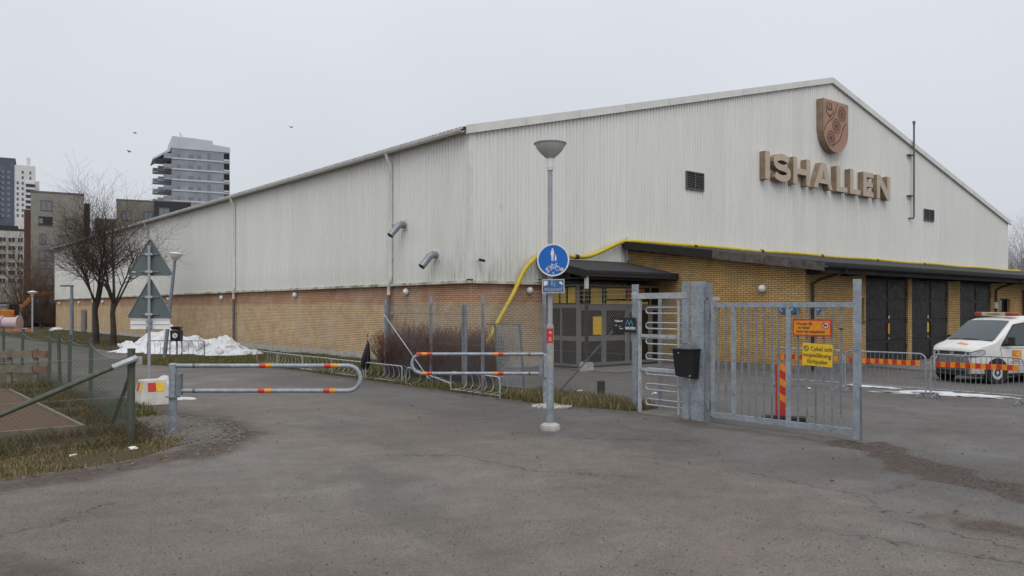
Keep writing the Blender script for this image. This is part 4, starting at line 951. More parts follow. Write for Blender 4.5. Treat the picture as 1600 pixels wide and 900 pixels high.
for ax in (0, 1):
    for i, c in enumerate(('red', 'yellow')):
        a, b = (-.2, .0) if i == 0 else (.002, .2)
        m = MB(); pts = []
        for off in (.008, .002):
            for u, z in ((a, .33), (b, .33), (b, .54), (a, .54)): q = inc(u, z, off); pts.append((u, q, z) if ax == 0 else (q, -u, z))
        m.add(pts, [(0, 1, 2, 3), (7, 6, 5, 4), (0, 4, 5, 1), (1, 5, 6, 2), (2, 6, 7, 3), (3, 7, 4, 0)]); m.build('reflector', M[c], cbk)
def mat_snow():
    t = NT('snow'); col = t.mix(t.rng(t.noise(2.5, 5, .7), .5, .72), (.70, .71, .73), (.42, .40, .37)); col = t.mix(t.rng(t.noise(14, 4, .7), .58, .72, 0, .75), col, (.25, .22, .18))
    t.bump(t.noise(12, 6, .75), .8, .05); return t.fin(col, .7, 0, .3)
M['snow'] = mat_snow()
def lump(name, c, s, seed, mat, parent=None, sub=3, rough=.35):
    bm = bmesh.new(); bmesh.ops.create_icosphere(bm, subdivisions=sub, radius=1)
    for v in bm.verts:
        n = mnoise.fractal(v.co * 1.3 + Vector((seed, seed * 2, 0)), 1, 2, 4); k = 1 + rough * n
        v.co = Vector((v.co.x * s[0] * k, v.co.y * s[1] * k, v.co.z * s[2] * k)) + Vector(c)
    me = bpy.data.meshes.new(name); bm.to_mesh(me); bm.free(); me.materials.append(mat); return link(name, me, parent)
sn = lump('snow_lump', (0, 0, .2), (.24, .2, .30), 3, M['snow']); sn.location = (-8.72, 20.3, 0); tag(sn, 'lump of white snow behind the concrete road block', 'snow')
sn2 = lump('snow_lump', (0, 0, .0), (.5, .2, .06), 5, M['snow']); at(sn2, -11.0, -2.9, .0, -ANG); tag(sn2, 'low strip of melting snow on the asphalt behind the swing barrier post', 'snow')
bn = thing('waste_bin', 'black litter bin with a white round symbol in front of the snow', 'bin', -5.63, 14.7, 0, -ANG)
m = MB(); m.tube([(0, .05, -.1), (0, .05, 1.1)], .035, 8); m.build('post', M['iron'], bn)
m = MB(); frus(m, .23, .16, .235, .165, .75, 1.22); m.build('body', M['black'], bn, bevel=.02)
m = MB(); frus(m, .17, .13, .25, .18, 1.235, 1.38); m.build('lid', M['black'], bn, bevel=.01)
m = MB(); m.ring((0, .98), 0, .115, -.19, -.168, 24); m.build('round_symbol', M['white'], bn)
m = MB(); m.b6(-.03, .0, -.196, -.191, .96, 1.03); m.b6(.02, .06, -.196, -.191, .93, .99); m.build('symbol_print', M['iron'], bn)
um = thing('closed_umbrella', 'closed black umbrella with an orange handle stuck upright in a cycle rack', 'umbrella', -4.62, -.75, 0, -ANG); um.rotation_euler = (R(3), R(4), 0)
m = MB()
pts = []
n = 16
for z, r_ in ((.30, .07), (.38, .115), (.6, .12), (.78, .10), (.92, .085), (1.1, .045), (1.17, .02)):
    for j in range(n): a = 2 * pi * j / n; k = 1 + .22 * sin(8 * a + z * 3); m.v.append((r_ * k * cos(a) - .02 * sin(z * 4), r_ * k * sin(a), z))
for i in range(6):
    for j in range(n): m.f.append((i * n + j, i * n + (j + 1) % n, (i + 1) * n + (j + 1) % n, (i + 1) * n + j))
m.f.append(tuple(range(n))); m.f.append(tuple(6 * n + j for j in range(n)))
m.build('canopy', M['black'], um, True)
m = MB(); m.tube([(0, 0, .02), (0, 0, .35)], .012, 6); m.tube([(0, 0, 1.15), (0, 0, 1.22)], .014, 6); m.tube([(0, 0, 1.32), (0, 0, 1.40)], .016, 6); m.build('shaft', M['black'], um)
m = MB(); m.tube([(0, 0, 1.22), (0, 0, 1.32)], .018, 8); m.build('handle', M['orange'], um)
def make_rack(mat, ln=2.15, n=7, h=.52):
    t = bpy.data.objects.new('cycle_rack', None); COL.objects.link(t)
    m = MB(); m.tube([(0, 0, -.03), (0, 0, h - .08), (0, -.03, h - .02), (0, -.09, h), (0, -ln + .09, h), (0, -ln + .03, h - .02), (0, -ln, h - .08), (0, -ln, -.03)], .017, 8); m.build('frame', mat, t, True)
    m = MB(); m.tube([(0, 0, .06), (0, -ln, .06)], .013, 6); m.build('bottom_rail', mat, t)
    for i in range(n):
        y = -.17 - i * (ln - .34) / (n - 1) - random.uniform(-.02, .02)
        m = MB(); m.tube([(.0, y, h), (.22, y - .02, h - .02), (.34, y - .02, h - .12), (.38, y - .02, .2), (.30, y - .02, .09), (.0, y, .06)], .009, 6); m.build('wheel_hoop', mat, t, True)
    return t
rk = make_rack(M['galv_light']); first = True
for i, (x, y, rz, rx) in enumerate(((-4.66, -.85, 0, 0), (-4.64, -3.15, .03, R(9)), (-4.75, -5.6, -.02, 0), (-4.66, 1.42, 0, 0), (-4.64, 3.68, .02, 0), (-4.62, 5.95, 0, 0), (-4.5, 8.2, -.03, 0))):
    o = rk if first else copy_tree(rk); first = False; at(o, x, y, .0, rz); o.rotation_euler.x = rx
    tag(o, ('steel cycle rack right of the closed umbrella', 'bent steel cycle rack tilted between two upright ones in front of the hedge', 'nearest steel cycle rack under the right swing barrier', 'steel cycle rack on the grass just left of the umbrella', 'second steel cycle rack left of the umbrella', 'third steel cycle rack left of the umbrella', 'farthest pale steel cycle rack at the right end of the snow heap')[i], 'cycle rack', 'cycle racks along the verge')
rk2 = make_rack(M['iron'], 1.6, 6, .72)
for i, (x, y) in enumerate(((-6.45, 16.3), (-5.75, 15.3))):
    o = rk2 if i == 0 else copy_tree(rk2); at(o, x, y, 0, R(50)); tag(o, 'dark cycle rack half buried in snow left of the leaning lamp' if i == 0 else 'dark cycle rack in the snow by the litter bin', 'cycle rack', 'dark cycle racks at the snow heap')
pn = thing('loose_gate_panel', 'narrow mesh gate panel leaning against the chain link fence', 'gate panel', -3.62, -6.25, .02); pn.rotation_euler = (0, R(-5), ANG)
m = MB(); w, h = 1.05, 1.78
m.tube([(0, 0, 0), (0, 0, h), (0, -w, h), (0, -w, 0)], .032, 8, closed=True); m.tube([(0, .0, .12), (0, -w, .12)], .03, 8); m.build('frame', M['galv_dark'], pn)
for i in range(14): m = MB(); y = -w * (i + 1) / 15; m.tube([(0, y, .1), (0, y, h)], .009, 5); m.build('vertical_wire', M['galv_light'], pn)
for i in range(12): m = MB(); z = .55 + i * .1; m.tube([(.012, 0, z), (.012, -w, z)], .008, 5); m.build('horizontal_wire', M['galv_light'], pn)
m = MB(); m.tube([(0, .02, h), (0, .4, h - .03)], .01, 5); m.build('bent_bar', M['iron'], pn)
mh = MB(); mh.lathe([(.46, 0), (.46, .022), (.34, .03), (.335, .018), (0.001, .02)], 28); o = mh.build('manhole_cover', M['concrete'], None, True); at(o, -4.92, -9.79, .0); tag(o, 'round pale manhole ring in the asphalt by the lamp post', 'manhole')
st = thing('pipe_stub', 'short black ribbed pipe standing in the grass inside the fence', 'pipe', -2.85, -9.3)
m = MB(); m.lathe([(r_, z) for i in range(10) for r_, z in ((.09, i * .043), (.105, i * .043 + .012), (.105, i * .043 + .03), (.09, i * .043 + .042))], 16); m.build('pipe', M['black'], st, True)
mj = lump('snow_strip', (0, 0, 0), (.75, .28, .05), 9, M['snow'], None, 4, .9); at(mj, 5.1, -12.1, -.012, R(-60)); tag(mj, 'thin strip of snow left of the middle crowd barrier join', 'snow', 'snow strips in the yard')
mj = lump('snow_strip', (0, 0, 0), (.85, .3, .05), 12, M['snow'], None, 4, .9); at(mj, 4.4, -13.45, -.012, R(-52)); tag(mj, 'long thin strip of snow under the join of the crowd barriers', 'snow', 'snow strips in the yard')
mj = lump('snow_strip', (0, 0, 0), (.65, .26, .05), 15, M['snow'], None, 4, .9); at(mj, 4.65, -14.9, -.012, R(-75)); tag(mj, 'thin strip of snow in front of the van bumper', 'snow', 'snow strips in the yard')
for i, (x, y) in enumerate(((-2.2, -7.9), (-1.2, -9.6), (3.0, -11.4))):
    pp = lump('paper_scrap', (0, 0, .02), (.09, .05, .03), 20 + i, M['white'], None, 2, .6); at(pp, x, y, .01); tag(pp, ('scrap of white paper on the ground below the entrance doors', 'scrap of white paper inside the fence near the turnstile', 'scrap of white litter seen through the gate bars')[i], 'litter')
# ------------------------------------------------------------------ white van
van = thing('parked_van', 'white van with orange stickers and a red and cream light bar', 'van', 0, 0)
VX, VY, VH = 15.30, 25.0, R(197)
van.location = (VX, VY, 0); van.rotation_euler = (0, 0, VH)
def carpaint(name, c):
    t = NT(name); col = t.mix(t.rng(t.noise(3, 5), .5, .75, 0, .3), c, (.42, .39, .34)); s = t.sep()
    col = t.mix(t.math('MULTIPLY', t.rng(s[2], .3, .75, 1, 0), t.rng(t.noise(6, 5, .7), .3, .6, .2, .8)), col, (.26, .23, .19))
    t.p.inputs['Coat Weight'].default_value = .5; t.p.inputs['Coat Roughness'].default_value = .08; return t.fin(col, .4)
M['van_white'] = carpaint('van_white', (.70, .69, .66))
M['chrome'] = mat_plain('headlamp_glass', (.50, .52, .54), .12, .2, .35, 22)
def hw(x, z):
    b = .95
    if x > 1.6: b -= .24 * ((x - 1.6) / .8) ** 3
    if x < -2.2: b -= .05 * ((-2.2 - x) / .3) ** 2
    if z < .5: b *= .965 + .035 * max(0, (z - .25) / .25)
    if z > 1.08: k = (z - 1.08) / .86; b -= .13 * k + .03 * k * k
    return b
TOP = [(2.40, .93), (2.36, 1.0), (2.2, 1.07), (1.95, 1.14), (1.62, 1.215), (1.5, 1.26), (1.1, 1.6), (.82, 1.815), (.66, 1.89), (.4, 1.93), (-.2, 1.955), (-1.4, 1.955), (-2.25, 1.925), (-2.42, 1.86), (-2.5, 1.7)]
FR = .30
m = MB(); NP = 9; rings = []
for x, zt in TOP:
    ring = []; zs = [FR, .48, .70, .88, min(1.0, zt - .05), zt - .03]
    if zt > 1.3: zs = [FR, .48, .78, 1.06, 1.06 + (zt - 1.06) * .45, zt - .10]
    left = [(hw(x, z), z) for z in zs]; w = hw(x, zt)
    left += [(w - .05, zt - .03 if zt > 1.3 else zt - .008), (w - .18, zt), (w * .4, zt + .018)]
    ring = [(x, y, z) for y, z in left] + [(x, -y, z) for y, z in left[::-1]]; rings.append(ring)
k = len(rings[0])
for r_ in rings: m.v += r_
for i in range(len(rings) - 1):
    for j in range(k - 1): m.f.append((i * k + j, i * k + j + 1, (i + 1) * k + j + 1, (i + 1) * k + j))
m.f.append(tuple(range(k))); m.f.append(tuple((len(rings) - 1) * k + j for j in range(k))[::-1])
m.build('body', M['van_white'], van, True)
m = MB(); m.b6(-2.3, 2.2, -.8, .8, .2, .32); m.build('underbody', M['black'], van)
def ztop(x):
    for (a, za), (b, zb) in zip(TOP[:-1], TOP[1:]):
        if b <= x <= a: return zb + (za - zb) * (x - b) / (a - b)
    return 1.0
# windscreen
m = MB(); N = 8
for i in range(6):
    x = 1.49 - (1.49 - .80) * i / 5; z = ztop(x)
    for j in range(N + 1):
        w = hw(x, z) - .10; y = -w + 2 * w * j / N; m.v.append((x + .012, y, z + .030 - .018 * (abs(y) / w) ** 2))
for i in range(5):
    for j in range(N): m.f.append((i * (N + 1) + j, i * (N + 1) + j + 1, (i + 1) * (N + 1) + j + 1, (i + 1) * (N + 1) + j))
M['van_glass'] = mat_glass('van_glass', (.05, .065, .07), .04)
m.build('windscreen', M['van_glass'], van, True, fix=False)
m = MB(); m.tube([(1.55, -.8, 1.245), (1.56, 0, 1.27), (1.55, .8, 1.245)], .022, 6); m.build('wiper_cowl', M['black'], van)
def patch(poly, off=.006, s=1):
    mb = MB(); c = (sum(p[0] for p in poly) / len(poly), sum(p[1] for p in poly) / len(poly))
    P_ = []
    for a, b in zip(poly, poly[1:] + poly[:1]):
        for q in range(4): P_.append((a[0] + (b[0] - a[0]) * q / 4, a[1] + (b[1] - a[1]) * q / 4))
    o = [(c[0], s * (hw(*c) + off), c[1])] + [(x, s * (hw(x, z) + off), z) for x, z in P_]
    mb.add(o, [(0, i + 1, (i + 1) % len(P_) + 1) for i in range(len(P_))]); return mb
for s in (1, -1):
    patch([(1.36, 1.13), (1.30, 1.19), (.82, 1.70), (.30, 1.78), (.30, 1.13)], .010, s).build('front_window', M['van_glass'], van, fix=False)
    patch([(1.40, 1.10), (1.33, 1.19), (.83, 1.73), (.28, 1.81), (.26, 1.10)], .005, s).build('window_seal', M['black'], van, fix=False)
    patch([(.15, 1.14), (.15, 1.77), (-.98, 1.77), (-.98, 1.14)], .010, s).build('side_window', M['van_glass'], van, fix=False)
    patch([(-1.1, 1.14), (-1.1, 1.77), (-2.15, 1.72), (-2.15, 1.14)], .010, s).build('side_window', M['van_glass'], van, fix=False)
    # panel gaps
    mb = MB()
    for pts in ([(1.42, 1.07), (1.3, .6), (1.2, .42)], [(.21, 1.8), (.21, .42)], [(1.35, 1.05), (.2, 1.02), (-2.4, 1.02)], [(-1.04, 1.8), (-1.04, .42)]):
        mb.tube([(x, s * (hw(x, z) + .001), z) for x, z in pts], .006, 4)
    mb.build('panel_gap', M['dark'], van)
    patch([(.32, .96), (.48, .96), (.48, .91), (.32, .91)], .018, s).build('door_handle', M['black'], van, fix=False)
    patch([(2.15, .54), (-2.4, .54), (-2.4, .60), (2.15, .60)], .012, s).build('rub_strip', M['greywhite'], van, fix=False)
    mb = MB(); y = s * (hw(1.15, 1.2) + .16); mb.box((1.16, y, 1.25), (.10, .19, .24)); mi = mb.build('mirror', M['black'], van, bevel=.02)
    mb = MB(); mb.tube([(1.25, s * hw(1.25, 1.15), 1.15), (1.18, y, 1.2)], .03, 6); mb.build('mirror_arm', M['black'], mi)
    for x in (1.52, -1.48):
        mb = MB(); mm = lambda u, v, w, x=x, s=s: (x + u, s * w, .36 + v)
        mb.ring((0, 0), 0, .40, .80, hw(x, .6) + .003, 24, m=mm); mb.build('wheel_arch', M['black'], van)
        mb = MB(); mb.ring((0, -.03), .2, .325, .73, hw(x, .6) + .012, 28, m=mm); wh = mb.build('wheel', M['rubber'], van)
        mb = MB(); mb.ring((0, -.03), .0, .19, .76, hw(x, .6) - .03, 20, m=mm); mb.build('rim', M['iron'], wh)
        mb = MB(); mb.ring((0, -.03), .12, .20, hw(x, .6) - .029, hw(x, .6) + .005, 24, m=mm); mb.ring((0, -.03), .0, .055, hw(x, .6) - .029, hw(x, .6) + .005, 14, m=mm); mb.build('hub_cap', M['greywhite'], wh)
    # headlamp wraps the corner
    fr = [(2.418, .46), (2.418, hw(2.4, .85) + .006)] + [(x, hw(x, .86) + .014) for x in (2.36, 2.28, 2.18, 2.06)]
    lo = [.78, .785, .79, .80, .83, .90]; hi = [.915, .925, .95, .97, .985, .975]
    mb = MB(); mb.v += [(x, s * y, z) for (x, y), z in zip(fr, lo)] + [(x, s * y, z) for (x, y), z in zip(fr, hi)]
    mb.f += [(i, i + 1, i + 7, i + 6) for i in range(5)]; hd = mb.build('headlight', M['chrome'], van, fix=False)
    rim_ = [(x, s * y, z) for (x, y), z in zip(fr, lo)] + [(x, s * y, z) for (x, y), z in zip(fr[::-1], hi[::-1])]
    mb = MB(); mb.tube(rim_, .011, 5, closed=True); mb.build('headlight_rim', M['iron'], hd)
    mb = MB(); mb.tube([(2.415, s * .58, .85), (2.424, s * .58, .85)], .05, 14); mb.build('headlight_lens', M['glass'], hd)
m = MB(); m.b6(2.36, 2.415, -.49, .49, .80, .935); m.build('grille', M['black'], van, bevel=.01)
for z in (.83, .87, .91): m = MB(); m.b6(2.416, 2.422, -.47, .47, z - .006, z + .006); m.build('grille_bar', M['iron'], van)
mx = lambda u, v, w: (w, u, v)
m = MB(); m.ring((0, .87), .055, .068, 2.424, 2.432, 20, m=mx); m.prism(stroke_poly([(-.045, .905), (-.02, .83), (0, .88), (.02, .83), (.045, .905)], .012), 2.424, 2.431, mx); m.build('badge', M['chrome'], van)
m = MB(); N = 10
prof = [(2.43, .60), (2.455, .66), (2.45, .77), (2.40, .79)]
lay = [(2.36, .22), (2.44, .26), (2.475, .40), (2.475, .58), (2.44, .70), (2.40, .775)]
for dx, z in lay:
    for j in range(N + 1):
        a = -1 + 2 * j / N; y = a * (hw(2.1, z) + .012) ; x = dx - .42 * max(0, abs(a) - .55) ** 2 / .2; m.v.append((x, y, z))
for i in range(len(lay) - 1):
    for j in range(N): m.f.append((i * (N + 1) + j, i * (N + 1) + j + 1, (i + 1) * (N + 1) + j + 1, (i + 1) * (N + 1) + j))
m.build('bumper', M['iron'], van, True, fix=False)
m = MB(); m.b6(2.476, 2.484, -.26, .26, .44, .55); m.build('number_plate', M['white'], van)
m = MB(); m.b6(2.47, 2.48, -.55, .55, .29, .37); m.build('air_intake', M['black'], van)
# light bar: two red ends and a cream centre panel
m = MB(); m.b6(.40, .64, -.42, .42, 1.975, 2.085); m.build('light_bar', M['ypanel_cream'] if 'ypanel_cream' in M else mat_plain('cream_panel', (.55, .47, .30), .4), van, bevel=.015)
for s in (1, -1): m = MB(); m.b6(.38, .66, s * .425, s * .68, 1.97, 2.09); m.build('beacon', mat_plain('beacon_red', (.33, .06, .03), .25), van, bevel=.03)
m = MB(); m.b6(.641, .6445, -.22, .22, 2.015, 2.045); m.build('light_bar_marks', M['iron'], van)
# stickers
M['vorange'] = mat_plain('orange_sticker', (.66, .27, .05), .45, 0, .35, 14)
for s in (1, -1):
    e = patch([(.98, .98), (.62, .98), (.62, .72), (.80, .64), (.98, .72)], .008, s).build('door_emblem', M['vorange'], van, fix=False)
    mb = MB(); mb.tube([(.93, s * (hw(.9, .9) + .011), .93), (.80, s * (hw(.8, .8) + .011), .82), (.68, s * (hw(.7, .7) + .011), .74)], .012, 5); mb.tube([(.66, s * (hw(.7, .9) + .011), .94), (.80, s * (hw(.8, .8) + .011), .82)], .01, 5); mb.build('emblem_print', M['yellow'], e)
    mb = MB()
    for i in range(9): mb.b6(1.0 - i * .13, 1.0 - i * .13 - .07, s * (hw(.6, .62) + .0), s * (hw(.6, .62) + .012), .625, .655)
    mb.build('side_lettering', M['galv_dark'], van)
m = MB(); m.add([(2.15, .30, ztop(2.15) + .022), (2.0, .32, ztop(2.0) + .02), (1.85, -.12, ztop(1.85) + .026), (2.0, -.14, ztop(2.0) + .026)], [(0, 1, 2, 3)]); m.build('bonnet_sticker', M['vorange'], van)

for ch in van.children_recursive:   # short nose
    if ch.name.split('.')[0] in ('wheel', 'rim', 'hub_cap', 'wheel_arch'): continue
    for v in ch.data.vertices:
        if v.co.x > 1.5: v.co.x = 1.5 + (v.co.x - 1.5) * .78
# ------------------------------------------------------------------ green garden fence
rnd = random.Random(5)
M['wood'] = mat_plain('weathered_wood', (.17, .145, .11), .85, 0, .3, 7, bump=.4)
M['wood_red'] = mat_plain('reddish_board', (.20, .11, .075), .85, 0, .25, 7, bump=.3)
FP = [(-13.55, -9.0), (-12.98, -3.4), (-12.86, -.55), (-12.82, .75), (-12.78, 2.6), (-12.7, 7.7), (-12.75, 11.3), (-12.8, 15.5), (-12.9, 20), (-13, 25)]
gf = thing('green_wire_fence', 'low green chain link fence with leaning posts around the garden plot', 'fence', -13.55, -9.0)
def rel(p, z): return (p[0] + 13.55, p[1] + 9.0, z)
for i, p in enumerate(FP):
    m = MB(); a = rel(p, -.05); lean = (rnd.uniform(-.05, .05), rnd.uniform(-.05, .05)); h = 1.52
    m.tube([a, (a[0] + lean[0], a[1] + lean[1], h)], .045 if i else .062, 8); m.tube([(a[0] + lean[0], a[1] + lean[1], h), (a[0] + lean[0], a[1] + lean[1], h + .02)], .05 if i else .066, 8); m.build('post', M['green_post'], gf, True)
for (a, b) in zip(FP[:-1], FP[1:]):
    A_, B_ = Vector(rel(a, 0)), Vector(rel(b, 0)); d = (B_ - A_); ln = d.length; d.normalize(); nrm = Vector((-d.y, d.x, 0))
    sag = .16 if ln > 4 else .08
    def mp2(u, w, z): k = u / ln; q = A_ + d * u + nrm * w; return (q.x, q.y, z * (1 - sag * 4 * k * (1 - k) * .7))
    m = MB()
    h = 1.42; p_ = .075; r = .0017
    for sgn in (1, -1):
        for kk in range(int(-h / p_) - 1, int(ln / p_) + 2):
            a0 = kk * p_; ua, za, ub, zb = (a0, .03, a0 + h, h) if sgn > 0 else (a0, h, a0 + h, .03)
            if ub < 0 or ua > ln: continue
            if ua < 0: za += -ua * sgn * (h - .03) / h; ua = 0
            if ub > ln: zb -= (ub - ln) * sgn * (h - .03) / h; ub = ln
            if ub - ua < .02: continue
            mid = ((ua + ub) / 2, (za + zb) / 2); m.tube([mp2(ua, sgn * .002, za), mp2(mid[0], sgn * .002, mid[1]), mp2(ub, sgn * .002, zb)], r, 3, caps=False)
    o = m.build('chain_link_mesh', M['green_wire'], gf, fix=False); o['kind'] = 'stuff'
    m = MB(); m.tube([mp2(ln * i / 10, 0, h) for i in range(11)], .005, 5); m.build('top_wire', M['wire'], gf)
NE = [(-13.55, -9.0), (-16.6, -8.95), (-19.6, -8.9), (-22.6, -8.85)]
for p in NE[1:]:
    m = MB(); a = rel(p, -.05); m.tube([a, (a[0], a[1], 1.5)], .045, 8); m.build('post', M['green_post'], gf, True)
for (a, b) in zip(NE[:-1], NE[1:]):
    A_, B_ = Vector(rel(a, 0)), Vector(rel(b, 0)); d = B_ - A_; ln = d.length; d.normalize(); nrm = Vector((-d.y, d.x, 0))
    m = MB(); chain(m, 0, ln, .03, 1.38, lambda u, w, z: tuple(A_ + d * u + nrm * w + Vector((0, 0, z))), .075, .0014); o = m.build('chain_link_mesh', M['green_wire'], gf, fix=False); o['kind'] = 'stuff'
    for z in (1.38, .75, .05): m = MB(); m.tube([A_ + Vector((0, 0, z)), B_ + Vector((0, 0, z))], .004, 5); m.build('line_wire', M['wire'], gf)
m = MB(); m.tube([(-.02, -.06, 1.36), (-3.4, .0, -.05)], .042, 8); m.build('brace', M['green_post'], gf, True)
m = MB(); m.tube([(.03, .04, 1.2), (.28, 2.4, .0)], .035, 8); m.build('brace', M['green_post'], gf, True)
m = MB(); m.tube([(.07, -.08, 1.39), (-.3, -.07, 1.24)], .05, 8); m.b6(.06, .16, -.05, .05, 1.28, 1.40); m.build('brace_clamp', M['galv_light'], gf)

bed = thing('planting_bed', 'low timber edged bed filled with brown bark mulch behind the green fence', 'planting bed', -14.0, -7.6)
m = MB(); m.b6(-9, .05, -.06, .0, 0, .17); m.build('edge_board', M['wood'], bed, bevel=.006)
m = MB(); m.b6(-.0, .06, .002, 8.2, 0, .16); m.build('edge_board', M['wood'], bed, bevel=.006)
m = MB(); m.b6(-9, .05, 8.205, 8.27, 0, .16); m.build('edge_board', M['wood'], bed, bevel=.006)
mul = MB(); nx, ny = 40, 36
for j in range(ny + 1):
    for i in range(nx + 1):
        x, y = -9 + 9 * i / nx, 8.2 * j / ny; mul.v.append((x, y, .12 + .05 * mnoise.noise((x * 1.1, y * 1.1, 0)) + .025 * mnoise.noise((x * 5, y * 5, 2))))
for j in range(ny):
    for i in range(nx): q = j * (nx + 1) + i; mul.f.append((q, q + 1, q + nx + 2, q + nx + 1))
mul.build('mulch', M['bark'], bed, True, fix=False)
wf = thing('wooden_rails', 'grey wooden posts with wide horizontal boards at the back of the planting bed', 'wooden fence', 0, 0)
wf.location = (-13.65, 23.3, 0); wf.rotation_euler = (0, 0, 0)
for x in (-3.0, -1.8, -.75, .0): m = MB(); m.box((x, 0, .52), (.12, .07, 1.06), rz=rnd.uniform(-.1, .1)); m.build('post', M['wood'], wf)
for z, q in ((.79, 0), (.37, 1)):
    for a, b, mt in ((-3.4, -1.4, 'wood'), (-1.38, -.07, 'wood'), (-.05, .46, 'wood_red')): m = MB(); m.b6(a, b, -.075, -.04, z, z + .20); m.build('board', M[mt], wf)

# ------------------------------------------------------------------ bare trees, hedge, thickets
def mat_twig(name, c1, c2):
    t = NT(name); col = t.mix(t.rng(t.noise(2.5, 4), .3, .7), c1, c2); t.bump(t.noise(30, 4, .7), .6, .02); return t.fin(col, .9, 0, .15)
M['treebark'] = mat_twig('dark_bark', (.045, .036, .03), (.085, .07, .058)); M['twig'] = mat_twig('fine_twigs', (.05, .036, .028), (.09, .065, .05))
M['hedge'] = mat_twig('red_brown_twigs', (.10, .040, .030), (.17, .092, .072)); M['thicket'] = mat_twig('brown_thicket', (.075, .048, .034), (.13, .085, .06)); M['pale_twig'] = mat_twig('pale_far_twigs', (.20, .19, .185), (.28, .27, .265))
def grow(trunk, fine, p, d, ln, r, lvl, mx, rg, up=.12, spread=.75, kids=(5, 6, 5, 4), droop=0):
    pts = [Vector(p)]; rs = [r]; n = 5 if lvl < 2 else 3; dd = Vector(d).normalized()
    for i in range(n):
        dd = (dd + Vector((rg.uniform(-1, 1), rg.uniform(-1, 1), rg.uniform(-.6, .8))) * .16 + Vector((0, 0, up))).normalized()
        pts.append(pts[-1] + dd * ln / n); rs.append(max(r * (1 - .72 * (i + 1) / n), .0035))
    (trunk if lvl < 2 else fine).tube(pts, rs, 7 if lvl == 0 else 5 if lvl < 2 else 3, caps=False)
    if lvl >= mx: return
    k = kids[min(lvl, len(kids) - 1)]
    for j in range(k):
        f = (.42 if lvl == 0 else .2) + (.58 if lvl == 0 else .78) * (j + rg.uniform(.2, .8)) / k; q = min(f * n, n - .01); i = int(q); w = q - i
        b = pts[i].lerp(pts[i + 1], w); bd_ = (pts[i + 1] - pts[i]).normalized(); s = bd_.orthogonal().normalized(); s.rotate(Matrix.Rotation(rg.uniform(0, 2 * pi), 3, bd_))
        nd = (bd_ + s * spread * rg.uniform(.7, 1.3)).normalized(); rr = (rs[i] * (1 - w) + rs[i + 1] * w) * .62
        grow(trunk, fine, b, nd, ln * rg.uniform(.48, .72), max(rr, .004), lvl + 1, mx, rg, up, spread, kids, droop)
def bare_tree(x, y, h, lab, seed, rz=0, leaders=5, r0=.15, fork=.30, group='bare trees beside the hall', mats=('treebark', 'twig'), mx=4, lab_cat='tree', world=None):
    rg = random.Random(seed); t = thing('bare_tree', lab, lab_cat, x, y, 0, rz, group)
    if world: t.location = world
    tr, fi = MB(), MB(); hf = h * fork
    base = [Vector((0, 0, -.1)), Vector((.03, .02, hf * .4)), Vector((-.02, .05, hf * .75)), Vector((.03, 0, hf))]
    tr.tube(base, [r0 * 1.35, r0, r0 * .9, r0 * .85], 9, caps=False)
    for i in range(leaders):
        a = 2 * pi * i / leaders + rg.uniform(-.4, .4); tilt = .15 if i == 0 else rg.uniform(.35, .68)
        grow(tr, fi, base[-1] - Vector((0, 0, rg.uniform(0, hf * .25))), (cos(a) * tilt, sin(a) * tilt, 1), (h - hf) * (.72 if i == 0 else rg.uniform(.42, .66)), r0 * (.62 if i == 0 else .45), 0, mx - 1, rg, .04, 1.0, (10, 7, 5, 4))
    tr.build('trunk', M[mats[0]], t, True, fix=False); fi.build('crown', M[mats[1]], t, fix=False); return t
bare_tree(-5.35, 31.4, 8.9, 'bare tree with slim trunk, left of the pair in front of the hall', 4, leaders=7, r0=.17, fork=.3)
bare_tree(-4.95, 28.9, 9.4, 'bare tree with straight dark trunk, right of the pair in front of the hall', 9, leaders=7, r0=.16, fork=.27)
def W(X, Y, z=0): return Vector((X, Y, z))
bare_tree(0, 0, 11.5, 'pale bare tree standing beyond the right end of the hall', 21, group='bare trees behind the hall', mats=('pale_twig', 'pale_twig'), leaders=7, r0=.16, fork=.15, world=W(56.5, 91))
bare_tree(0, 0, 10.5, 'pale bare tree at the right edge behind the annex roof', 22, group='bare trees behind the hall', mats=('pale_twig', 'pale_twig'), leaders=6, r0=.16, fork=.15, world=W(59.8, 93))
bare_tree(0, 0, 12, 'thin brown tree at the far left in front of the apartment block', 31, group='brown trees by the building site', mats=('thicket', 'thicket'), leaders=6, r0=.16, fork=.2, world=W(-60, 99))
bare_tree(0, 0, 8.5, 'low brown tree by the excavator', 33, group='brown trees by the building site', mats=('thicket', 'thicket'), leaders=7, r0=.14, fork=.12, world=W(-55.5, 93))
bare_tree(0, 0, 7.5, 'low brown tree nearest the far end of the hall', 35, group='brown trees by the building site', mats=('treebark', 'thicket'), leaders=7, r0=.13, fork=.1, world=W(-51, 88))
